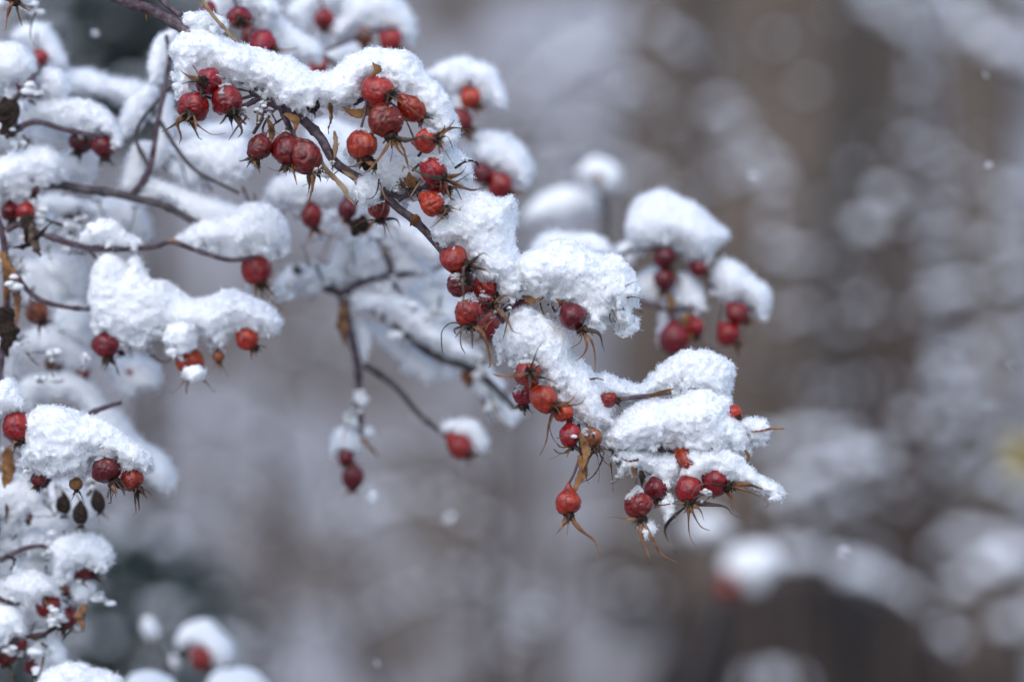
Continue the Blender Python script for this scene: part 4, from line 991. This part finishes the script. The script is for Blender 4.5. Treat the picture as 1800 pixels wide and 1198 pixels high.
for a in [("small snow mound on the thin purple twig", [(130, 425), (150, 405), (175, 394), (205, 398), (235, 412), (252, 428), (225, 436), (180, 436), (145, 434)], .045, 7, .7),
          ("snow under the fused hip pair, broad and soft", [(460, 345), (480, 315), (520, 305), (575, 300), (625, 310), (650, 335), (640, 355), (600, 352), (560, 358), (520, 362), (485, 360)], .075, 11, .9),
          ("snow behind the orange-red hanging hip", [(560, 205), (610, 215), (640, 240), (640, 285), (600, 300), (560, 290), (540, 240)], .08, 11, .9),
          ("snow behind the fused hip pair's left side", [(400, 250), (430, 245), (440, 290), (420, 312), (370, 310), (325, 290), (315, 262), (350, 245)], .06, 11, .9),
          ("snow hump below the top trio's dangling sepals", [(310, 215), (350, 225), (410, 215), (440, 225), (430, 245), (370, 250), (318, 250)], .08, 9, 1.0),
          ("long snow band along the grey stem", [(240, 340), (262, 312), (300, 325), (340, 345), (390, 355), (440, 360), (430, 380), (390, 398), (345, 388), (300, 362)], .06, 9, .8),
          ("upright snow strip on the shoot left of the long mound", [(262, 120), (268, 80), (285, 55), (312, 50), (308, 80), (292, 110), (284, 140), (265, 145)], .06, 8, .8),
          ("snow streak hugging the lower part of the side shoot", [(282, 185), (300, 170), (306, 220), (292, 270), (272, 300), (268, 270), (278, 230)], .065, 7, .8),
          ("snow streak left of the side shoot's fork", [(215, 210), (235, 170), (262, 150), (275, 165), (255, 200), (232, 232), (212, 236)], .07, 8, .9),
          ("snow heap left of the fork, above the grey stem", [(222, 290), (235, 255), (258, 245), (266, 270), (250, 305), (235, 335), (218, 332)], .06, 8, .9),
          ("blurred snow band between dark evergreen and left hips", [(100, 130), (150, 120), (200, 140), (250, 150), (262, 175), (225, 180), (170, 170), (120, 160)], .16, 10, 1.2),
          ("snow hump on the twig fork, left of the middle stem", [(520, 485), (545, 470), (575, 455), (590, 430), (620, 418), (632, 440), (612, 470), (605, 500), (575, 505), (545, 498)], .13, 9, 1.0),
          ("snow hump right of the twig fork, capping the red-brown shoot", [(605, 470), (620, 430), (650, 422), (675, 445), (680, 478), (650, 488), (618, 492)], .13, 9, 1.0),
          ("snow lying along the dark twig right of the fork", [(612, 520), (640, 505), (690, 512), (730, 535), (770, 560), (810, 600), (840, 625), (800, 632), (750, 605), (710, 575), (660, 548), (622, 540)], .13, 10, 1.0),
          ("snow tongue between the fork and the sharp branch", [(672, 400), (695, 405), (730, 440), (760, 470), (790, 480), (770, 500), (735, 480), (712, 480), (690, 450)], .13, 9, 1.0),
          ("snow patch close behind the hip column", [(720, 510), (760, 490), (800, 500), (815, 540), (800, 575), (760, 560), (730, 540)], .16, 10, 1.2),
          ("snow between the wrinkled hip and the square clump, far side", [(690, 385), (730, 395), (770, 425), (775, 455), (740, 450), (705, 425)], .11, 9, 1.0),
          ("hanging snow strip beside the red-brown shoot", [(625, 570), (640, 560), (655, 590), (650, 630), (638, 640), (628, 605)], .14, 5, 1.0),
          ("snow ball left of the long hanging twig's tip", [(578, 792), (588, 760), (605, 750), (628, 762), (634, 786), (612, 796), (592, 800)], .13, 7, 1.0),
          ("tiny snow bead right of the long hanging twig", [(640, 760), (650, 754), (656, 766), (646, 774)], .13, 3, 1.0),
          ("tiny snow bead at the calyx of the dangling hip", [(640, 862), (655, 858), (662, 874), (650, 886), (638, 876)], .13, 4, 1.0),
          ("small snow cap over the oval hip alone in the middle", [(772, 752), (795, 738), (835, 742), (850, 765), (858, 785), (840, 788), (820, 772), (795, 768)], .13, 6, 1.0),
          ("small snow lump at the end of the blurred twig", [(832, 668), (850, 650), (880, 668), (885, 695), (862, 700), (840, 690)], .15, 7, 1.1),
          ("smaller snow lump right of the last one, by the narrow strip", [(860, 715), (890, 700), (915, 725), (910, 745), (880, 740)], .16, 6, 1.1),
          ("pale snow deep behind the fork of the grey stem", [(300, 255), (340, 240), (380, 262), (410, 300), (360, 328), (315, 312)], .15, 9, 1.1),
          ("pale snow lying lengthwise below the dark right-hand twig", [(640, 565), (690, 580), (750, 630), (785, 662), (730, 655), (670, 612)], .16, 9, 1.1),
          ("pale snow pile under the snow tongue by the sharp branch", [(740, 480), (790, 470), (830, 520), (850, 580), (810, 560), (770, 520)], .17, 9, 1.1),
          ("pale snow directly right of the lone round hip", [(480, 500), (500, 470), (530, 460), (555, 480), (540, 505), (505, 515)], .17, 8, 1.1),
          ("snow bead on the blurred twig under the hip column's sepals", [(760, 652), (782, 640), (800, 655), (792, 672), (772, 668)], .16, 6, 1.1)]:
    snow(a[0], a[1], a[2], a[3], a[3], a[4], .6 if a[2] < .09 else .35, GM)

# ------------------------------------------------------------------ the left side: hips close to the edge
GL = "rose hips at the left edge"; GLS = "snow clumps at the left edge"
left_branch = branch("dark upright stem at the left edge with hanging dry strips", [(-10, 370), (6, 430), (12, 520), (6, 600), (-6, 690), (-9, 800), (-9, 900), (-10, 1010), (-14, 1210)], 6, 8, .045, "bark",
       twigs=[([(10, 405), (35, 395), (70, 410), (90, 420)], 6, 4), ([(8, 760), (50, 790), (100, 800), (180, 795)], 6, 4), ([(60, 790), (110, 756), (160, 726), (190, 714), (213, 706)], 7, 3.5, "bark"), ([(0, 985), (40, 965), (80, 960), (150, 975)], 5, 3), ([(-5, 1050), (30, 1060), (80, 1045)], 5, 3), ([(-10, 1150), (40, 1120), (90, 1110)], 5, 3), ([(12, 460), (60, 520), (120, 540), (190, 545), (300, 560), (420, 565)], 5, 3), ([(10, 240), (60, 215), (120, 230), (180, 240)], 6, 4), ([(-10, 200), (20, 180), (60, 130)], 7, 4)],
       leaves=[([(4, 440), (14, 480), (8, 540)], 9, "leaf"), ([(22, 470), (30, 520), (28, 580)], 6, "sepal"), ([(8, 560), (16, 590), (10, 620)], 15, "calyx"), ([(12, 785), (14, 830), (8, 870)], 10, "leaf"), ([(10, 850), (12, 890), (10, 920)], 3, "sepal"), ([(20, 205), (10, 225), (25, 240)], 16, "calyx"), ([(40, 830), (60, 822), (100, 815)], 8, "calyx"), ([(2, 175), (12, 200), (8, 235)], 20, "calyx"), ([(14, 540), (6, 570), (14, 630)], 20, "calyx"), ([(40, 378), (52, 398), (44, 425)], 13, "calyx"), ([(90, 840), (70, 850), (48, 846)], 12, "calyx"), ([(150, 1060), (140, 1085), (148, 1110)], 7, "sepal"), ([(100, 1100), (70, 1120), (40, 1118)], 10, "calyx"), ([(10, 975), (25, 985), (20, 1000)], 13, "calyx"), ([(90, 390), (50, 430), (15, 435)], 6, "calyx"), ([(55, 395), (62, 430), (70, 455)], 10, "sepal_grey")], thorns=4)
for a in [("withered dark calyx hanging from the top left corner", 25, -18, 24, (.1, 1, .2), .02, "brown", 1.9),
          ("blurred red hip in the upper left corner's snow", 46, 146, 20, (.1, 1, .1), .06, "dark", 1.0), ("blurred red hip behind the upper left corner's snow", 70, 102, 16, (.4, 1, 0), .10, "red", .8),
          ("blurred dark half of the hip pair beneath the long left snow cap", 142, 249, 21, (-.3, 1, .1), .06, "dark", .9), ("blurred round red half of the hip pair beneath the long left snow cap", 181, 256, 23, (.2, 1, .1), .055, "dark", .9),
          ("dark red hip left of its twin under the snow at the left edge", 18, 372, 18, (.2, 1, .1), .05, "dark", 1.0), ("frosted red hip right of its twin under the snow at the left edge", 45, 372, 17, (.1, 1, .3), .045, "red", 1.2),
          ("small dark calyx hip tucked under the left edge snow", 58, 333, 12, (.1, 1, 0), .05, "dark", .8), ("dim reddish hip behind the small mound on the purple twig", 125, 385, 22, (-.4, 1, 0), .10, "dark", 1.0),
          ("dull orange-brown hip right of the dark upright stem", 64, 549, 22, (.5, .8, .1), .06, "brown", 1.0), ("dark red hip hanging under the left end of the wide snow cap", 186, 605, 26, (.15, 1, .1), .045, "dark", 1.3),
          ("darker hip right behind the one under the wide snow cap's left end", 212, 604, 17, (.1, 1, 0), .055, "dark", .8),
          ("orange hip under the small snow ball, snow beard at its calyx", 335, 634, 26, (.15, 1, .2), .045, "orange", 1.5), ("red hip under the right end of the wide snow cap", 434, 594, 23, (.6, .8, .1), .045, "orange", 1.0),
          ("black withered calyx hanging between the orange and right hips", 384, 626, 11, (.1, 1, .1), .045, "brown", 2.2),
          ("blurred brown hip under the dim snow hump, left", 96, 640, 17, (.2, 1, 0), .11, "brown", .9), ("blurred red hip at the right of the dim snow hump", 146, 652, 13, (.3, 1, 0), .10, "red", .8), ("faint red hip in the pale snow below the wide cap", 232, 655, 15, (.1, 1, 0), .12, "red", .8)]:
    hip(a[0], a[1], a[2], a[3], a[4], a[5], a[6], [], 4, a[7], [(a[1] - 5, a[2] - 45, a[5] + .005)], lod=1, group=GL, grey=a[6] == "dark")
for a in [("sharp red hip at the left edge above the broad lower snow heap", 31, 748, 26, (.25, 1, .25), .012, "red", 1.0), ("wrinkled deep red hip below the broad lower snow heap", 186, 826, 28, (.55, .75, .2), .010, "dark", 1.0),
          ("red hip behind the spray of brown sepals at the heap's right end", 232, 842, 22, (.5, .8, .3), .014, "red", 1.8),
          ("purplish hip stub under the broad lower snow heap, left part", 68, 842, 14, (-.3, 1, 0), .02, "dark", .8)]:
    hip(a[0], a[1], a[2], a[3], a[4], a[5], a[6], [], 4, a[7], [(a[1] - 15, a[2] - 40, a[5] + .006)], group=GL, wrinkle=1.2, grey=True)
for a in [("withered brown hip with curled hooks under the lower heap", 134, 850, 12, (.1, 1, .2), .02, "leaf", 2.0), ("dangling withered dark hip below the curled hooks", 142, 903, 14, (0, 1, 0), .04, "calyx", .8),
          ("dangling withered husk right of the dark dangling one", 172, 882, 13, (.2, 1, 0), .045, "calyx", 1.6), ("dangling withered husk left of the dark dangling one", 112, 886, 14, (0, 1, 0), .05, "calyx", .8),
          ("dark red hip under the snow cap at the lower left, sepals to its right", 147, 1002, 21, (.9, .3, .1), .05, "dark", 1.4), ("frost-edged red hip under the pointed cap at the lower left", 86, 1062, 24, (.3, 1, .1), .05, "red", .8),
          ("dark hip hanging below the frost-edged hip", 118, 1087, 20, (-.4, .8, .5), .05, "dark", 1.0), ("brown withered hip between the dark hip and the frosted twig", 118, 1035, 15, (.4, 1, 0), .055, "brown", 1.0),
          ("red hip near the bottom left corner, right one of two", 32, 1132, 17, (.2, 1, .1), .05, "red", .8), ("red hip near the bottom left corner, left one of two", 10, 1148, 19, (0, 1, .1), .05, "dark", .8), ("dark red hip in the shade just above the bottom snow heap", 62, 1168, 20, (.3, 1, .1), .055, "dark", .8),
          ("small brown hip under the stacked snow lumps at the left edge", 48, 908, 11, (.2, 1, 0), .05, "brown", .8)]:
    hip(a[0], a[1], a[2], a[3], a[4], a[5], a[6], [], 4, a[7], [(a[1] - 8, a[2] - 35, a[5] + .005)], lod=1, group=GL, grey=True, el=1.45 if "dangling" in a[0] else 1.0, cat="withered hip" if "wither" in a[0] else "rose hip")
for a in [("snow at the very top of the left edge", [(-30, 90), (0, 78), (38, 76), (60, 95), (62, 122), (45, 140), (20, 150), (-30, 165)], .05, 9, .7),
          ("pale blurred snow cap behind the top left corner", [(20, 60), (50, 42), (85, 55), (108, 90), (112, 118), (92, 122), (70, 95), (40, 75)], .12, 9, 1.0),
          ("small snow tuft right of the upper left hip", [(66, 142), (80, 124), (105, 130), (116, 150), (108, 172), (90, 165), (75, 160)], .055, 6, .7),
          ("long snow cap over the blurred hip pair at the left", [(38, 202), (62, 184), (95, 178), (130, 176), (160, 182), (185, 200), (205, 225), (216, 245), (208, 258), (190, 236), (165, 232), (135, 232), (100, 222), (60, 214)], .055, 9, .7),
          ("snow pad just below the long left cap", [(55, 240), (75, 222), (100, 226), (122, 240), (105, 258), (75, 256)], .065, 7, .8),
          ("broad snow heap over the twin hips at the left edge", [(-30, 300), (0, 290), (28, 268), (60, 258), (95, 262), (114, 285), (112, 310), (85, 322), (60, 325), (40, 345), (10, 352), (-30, 360)], .05, 10, .7),
          ("snow wedge right of the left edge heap, above the grey stem", [(112, 275), (140, 262), (168, 275), (165, 310), (130, 322), (110, 318)], .07, 7, .8),
          ("snow drape below the twin hips", [(62, 385), (78, 372), (92, 395), (86, 415), (72, 412)], .05, 5, .7),
          ("little snow pile left of the twin hips' calyx", [(-10, 415), (10, 402), (28, 415), (20, 432), (0, 436)], .055, 5, .8),
          ("soft snow slope behind the purple twig", [(150, 365), (190, 350), (235, 362), (258, 385), (258, 415), (220, 405), (180, 392)], .10, 8, 1.0),
          ("soft snow under the grey stem at the left", [(55, 345), (100, 340), (150, 350), (150, 375), (100, 378), (62, 372)], .09, 8, 1.0),
          ("wide snow cap with two peaks in the left middle", [(152, 540), (160, 500), (172, 472), (190, 452), (212, 465), (226, 476), (240, 450), (256, 470), (266, 495), (292, 500), (325, 525), (360, 524), (400, 509), (438, 520), (475, 545), (492, 568), (478, 582), (440, 576), (405, 588), (385, 606), (365, 600), (345, 590), (300, 588), (280, 600), (245, 610), (210, 598), (185, 588), (160, 586)], .045, 12, .6),
          ("small snow ball on top of the orange hip", [(288, 595), (296, 568), (318, 558), (342, 572), (350, 600), (335, 616), (306, 614)], .04, 7, .6),
          ("snow beard at the orange hip's calyx", [(325, 652), (340, 642), (358, 650), (354, 662), (332, 662)], .035, 3, .6),
          ("blurred pale snow behind the upright dark stem", [(30, 470), (70, 460), (110, 480), (130, 515), (110, 545), (80, 535), (40, 520)], .10, 9, 1.0),
          ("blurred pale snow left of the two-peaked cap", [(100, 540), (140, 520), (160, 560), (150, 600), (115, 585)], .09, 8, 1.0),
          ("dim snow hump over the blurred brown hip", [(22, 610), (50, 582), (100, 580), (145, 600), (165, 640), (140, 640), (95, 625), (60, 628), (30, 640)], .09, 9, .9),
          ("dim curled snow roll below the brown hip", [(30, 690), (50, 660), (90, 655), (140, 660), (172, 690), (185, 725), (160, 730), (130, 700), (90, 690), (55, 710)], .10, 9, 1.0),
          ("blurred snow sliver right of the dark left hip", [(195, 640), (225, 625), (262, 640), (280, 670), (250, 690), (210, 680)], .13, 9, 1.2),
          ("sharp snow clump at the left edge above the sharp hip", [(-30, 690), (0, 676), (18, 668), (32, 690), (40, 714), (24, 724), (0, 730), (-30, 745)], .012, 8, .5),
          ("blurred rounded snow behind the broad lower heap", [(150, 730), (200, 725), (245, 760), (285, 795), (308, 830), (300, 858), (270, 850), (230, 810), (180, 780)], .085, 11, .9),
          ("stacked snow lump under the lower heap, upper left", [(-20, 850), (10, 834), (45, 834), (70, 860), (76, 888), (50, 905), (15, 910), (-20, 910)], .045, 8, .7),
          ("stacked snow lump under the lower heap, second down", [(-20, 915), (15, 900), (40, 915), (40, 940), (10, 945), (-20, 945)], .05, 6, .7),
          ("jagged snow cap over the dark hip with sepals at its right", [(94, 962), (115, 946), (145, 940), (172, 948), (190, 968), (196, 986), (180, 1000), (150, 994), (125, 998), (112, 1018), (98, 1005)], .045, 9, .65),
          ("jagged snow lump left of the sepalled dark hip's cap", [(30, 955), (50, 930), (75, 932), (95, 950), (90, 972), (55, 978)], .05, 7, .7),
          ("flat snow lump at the left edge beside the jagged one", [(-20, 950), (5, 942), (34, 946), (30, 970), (0, 975), (-20, 980)], .05, 6, .7),
          ("snow crust on the twig between two lower left caps", [(32, 990), (60, 978), (95, 990), (100, 1010), (70, 1002), (40, 1002)], .055, 5, .7),
          ("pointed snow cap over the frost-edged hip", [(2, 1030), (25, 1010), (48, 1001), (80, 1012), (106, 1038), (104, 1050), (82, 1046), (62, 1060), (35, 1056)], .045, 9, .65),
          ("frosted snow bit right of the pointed cap", [(128, 1022), (150, 1018), (162, 1038), (150, 1055), (132, 1044)], .05, 4, .7),
          ("small snow clump at the left edge, under the pointed cap", [(-20, 1070), (5, 1062), (35, 1075), (45, 1105), (20, 1118), (-20, 1125)], .045, 7, .7),
          ("leaning snow clump right of the bottom left hips", [(52, 1132), (70, 1118), (95, 1125), (112, 1152), (110, 1170), (85, 1168), (62, 1150)], .05, 7, .7),
          ("wide jagged snow heap on the bottom edge at the left", [(60, 1200), (85, 1176), (120, 1168), (160, 1174), (195, 1188), (218, 1202), (218, 1240), (60, 1240)], .035, 10, .65),
          ("pale snow backing the stacked lumps at the left edge", [(-20, 860), (60, 848), (112, 880), (122, 930), (60, 962), (-20, 950)], .1, 9, 1.1),
          ("pale snow backing the pointed cap at the lower left", [(-20, 1000), (40, 985), (118, 1010), (112, 1062), (40, 1085), (-20, 1080)], .1, 9, 1.1),
          ("pale snow backing the corner hip at the upper left", [(-20, 170), (20, 165), (50, 200), (40, 250), (0, 265), (-20, 260)], .1, 9, 1.1),
          ("pale snow under the purple twig, above the two-peaked cap", [(70, 450), (120, 440), (150, 470), (140, 520), (100, 505), (75, 480)], .1, 8, 1.1),
          ("pale snow sagging between the dim hump and the edge stem", [(-10, 600), (15, 580), (30, 620), (25, 668), (0, 665)], .09, 7, 1.1),
          ("pale snow behind the dangling withered husks", [(60, 850), (100, 845), (150, 860), (165, 905), (120, 915), (75, 900)], .1, 8, 1.1),
          ("snow drift at the left edge just above the pointed cap", [(-20, 985), (5, 975), (20, 995), (14, 1015), (-20, 1020)], .05, 6, .7)]:
    snow(a[0], a[1], a[2], a[3], a[3], a[4], .9 if a[2] < .03 else .7 if a[2] < .07 else .4, GLS, cl=.9)
snow("broad lower snow heap with the sharp red hip at its left end", [(30, 795), (42, 760), (50, 735), (72, 716), (110, 720), (150, 736), (198, 750), (238, 782), (264, 808), (258, 828), (232, 822), (205, 805), (175, 802), (160, 818), (138, 838), (112, 840), (80, 830), (48, 818)], .014, 11, 10.5, 0.48, 1.0, GLS)

# a few blurred caps low down
GF = "blurred hips and caps low in the picture"
hip("blurred deep red hip under the round cap at the bottom left", 352, 1156, 20, (.6, .8, 0), .26, "red", [], 3, 1.0, [(330, 1120, .27)], lod=1, el=1.15, group=GF)
snow("round blurred snow cap low down, left of the middle", [(302, 1130), (318, 1105), (345, 1092), (380, 1100), (404, 1130), (408, 1160), (385, 1172), (365, 1150), (335, 1140), (312, 1148)], .27, 12, 11, 1.4, 0, GF)
snow("small lone blurred snow blob above the round low cap", [(244, 1098), (258, 1082), (276, 1096), (282, 1116), (268, 1126), (250, 1116)], .28, 7, 7, 1.4, 0, GF)
snow("blurred snow ledge on the bottom edge beside the round cap", [(350, 1215), (380, 1182), (430, 1176), (470, 1200), (480, 1240), (350, 1240)], .24, 12, 12, 1.4, 0, GF)
snow("blurred snow ridge on the bottom edge left of the round cap", [(215, 1215), (235, 1184), (275, 1182), (310, 1200), (330, 1240), (215, 1240)], .2, 9, 9, 1.4, 0, GF)
snow("blurred little snow step left below the round low cap", [(292, 1150), (305, 1140), (322, 1160), (318, 1180), (300, 1175)], .27, 6, 6, 1.4, 0, GF)
branch("faint stem holding up the round low cap and its hip", [(260, 1230), (290, 1180), (330, 1140), (380, 1150)], 4, 3, .28, "bark_grey", twigs=[([(290, 1180), (270, 1130), (262, 1110)], 3, 2)])
hip("very blurred red hip under the pale cap, above the dark hollow", 1278, 1030, 20, (-.3, 1, 0), 1.04, "red", [], 3, 1.0, [(1290, 1000, 1.05)], lod=1, group=GF)
snow("very blurred pale snow cap above the dark hollow, right of the hanging hips", [(1262, 1000), (1285, 965), (1320, 955), (1360, 965), (1376, 995), (1350, 1020), (1320, 1040), (1300, 1020)], 1.05, 16, 16, 2.6, 0, GF)
snow("very blurred snow puff just below the trailing sepals", [(1205, 930), (1235, 895), (1265, 905), (1290, 930), (1260, 950), (1225, 950)], 1.1, 14, 14, 2.6, 0, GF)
branch("faint stem bearing the very blurred cap above the dark hollow", [(1200, 1240), (1240, 1120), (1280, 1020), (1330, 990), (1360, 1000)], 5, 3, 1.06, "bark_grey", twigs=[([(1280, 1020), (1262, 960), (1245, 930)], 4, 3)])

# ------------------------------------------------------------------ dry bits caught among the twigs
tangle(main_branch, [(690, 325, 40, 18, 7), (468, 210, 32, 20, 7), (1035, 770, 25, 16, 6), (572, 280, 20, 16, 5), (735, 330, 30, 15, 5), (960, 525, 40, 10, 4), (1095, 805, 40, 14, 4), (655, 310, 22, 15, 5), (880, 545, 25, 18, 5), (1225, 868, 50, 10, 7), (1092, 525, 24, 22, 7), (760, 285, 65, 50, 9)], -.004, 301, "snow crumbs clinging to the dry bits along the sharp branch")
tangle(left_branch, [(30, 200, 45, 50, 11), (60, 400, 70, 35, 14), (20, 520, 28, 120, 20), (110, 870, 90, 45, 16), (60, 960, 70, 40, 9), (115, 1060, 60, 55, 12), (60, 800, 60, 25, 7), (230, 610, 160, 22, 7), (80, 640, 80, 30, 5), (20, 20, 50, 30, 6), (40, 1150, 60, 40, 6)], .05, 302, "snow crumbs clinging to the dry twigs at the left edge")
tangle(grey_branch, [(170, 400, 110, 60, 12), (300, 240, 50, 70, 9), (370, 340, 80, 40, 8), (120, 330, 90, 40, 6), (470, 520, 60, 40, 8)], .075, 303, "snow crumbs clinging to the twigs about the grey stem")
tangle(mid_branch, [(570, 365, 110, 30, 12), (620, 470, 90, 60, 12), (760, 560, 90, 60, 12), (660, 410, 50, 40, 8), (640, 720, 40, 60, 5), (850, 670, 50, 40, 5)], .12, 304, "snow crumbs clinging to the blurred twigs behind the middle")

# ------------------------------------------------------------------ frost dusted over the sharp hips
def frost():
    g = Geo(); dg = bpy.context.evaluated_depsgraph_get()
    lr = np.random.default_rng(77)
    CP, CN = [], []
    for o in [o for o in COL.objects if o.name.split(".")[0] == "fruit" and len(o.data.vertices) > 1000]:
        m = o.data; n = len(m.vertices)
        co = np.zeros(n * 3); m.vertices.foreach_get("co", co); co = co.reshape(-1, 3)
        nr = np.zeros(n * 3); m.vertices.foreach_get("normal", nr); nr = nr.reshape(-1, 3)
        off = np.array(o.parent.location)
        w = nr[:, 2] * 0.9 - nr[:, 1] * 0.15 + (noise(co + off, 260, 9) - 0.5) * 2.2
        thr = lr.uniform(0.75, 1.5)
        for i in np.argwhere(w > thr)[:, 0]:
            if lr.random() < 0.55:
                lump(g, co[i] + off + nr[i] * 0.00005, 0.00034 * lr.uniform(.5, 1.5), lr, (1.1, 1, .8))
                CP.append(co[i] + off); CN.append(nr[i])
    o = g.build("frost", M["snow"])
    tag(o, "specks of frost dusted over the sharp red hips", "frost", kind="stuff")
    CP = np.repeat(np.array(CP), 3, axis=0); CN = np.repeat(np.array(CN), 3, axis=0)
    V, F = crystal_mesh(CP + lr.normal(size=CP.shape) * 0.0002, CN, 0.0007, 0.00013)
    tag(mesh_obj("ice_crystals", V, F, M["crystal"], o, False), kind="stuff")
frost()

# ------------------------------------------------------------------ falling snowflakes
def snowflake(label, px, py, y, r):
    root_c = at(px, py, y); g = Geo()
    a = rng.normal(size=3); ax, u, v = basis(a)
    for q in range(6):
        t = q * math.pi / 3
        d = math.cos(t) * u + math.sin(t) * v; e = -math.sin(t) * u + math.cos(t) * v
        V, F = tube(np.array([root_c, root_c + d * r * .5, root_c + d * r]), r * np.array([.16, .13, .05]), 5); g.add(V, F)
        for f in (.4, .68):
            for s in (-1, 1):
                p = root_c + d * r * f
                V, F = tube(np.array([p, p + (d * .6 + e * s * .8) * r * (.95 - f) * .8]), r * np.array([.10, .05]), 4); g.add(V, F)
    o = g.build("snowflake", M["crystal"], None, False)
    tag(o, label, "snowflake", "falling snowflakes")
for a in [("falling snowflake in the upper middle, right of the pale top shrub heaps", 1079, 138, -.10, .0019), ("falling snowflake right of the big blurred cap of the right cluster", 1325, 308, -.09, .0019), ("falling snowflake over the dark evergreen at the upper left", 167, 58, -.05, .0016),
          ("falling snowflake near the top right corner by the bright arch", 1655, 18, -.08, .0018), ("falling snowflake below the middle, over the faint shrub", 790, 908, -.11, .0020), ("falling snowflake close to the bottom edge in the middle", 663, 1165, -.06, .0014),
          ("falling snowflake under the bright arch at the right", 1733, 132, -.05, .0013), ("falling snowflake beside the low arch bough", 1483, 968, -.09, .0017), ("falling snowflake over the right edge shrub", 1775, 640, -.07, .0014), ("falling snowflake over the dark trunk's foot", 1738, 290, -.05, .0013)]:
    snowflake(a[0], a[1], a[2], a[3] * 1.2 - .07, a[4] * .9)
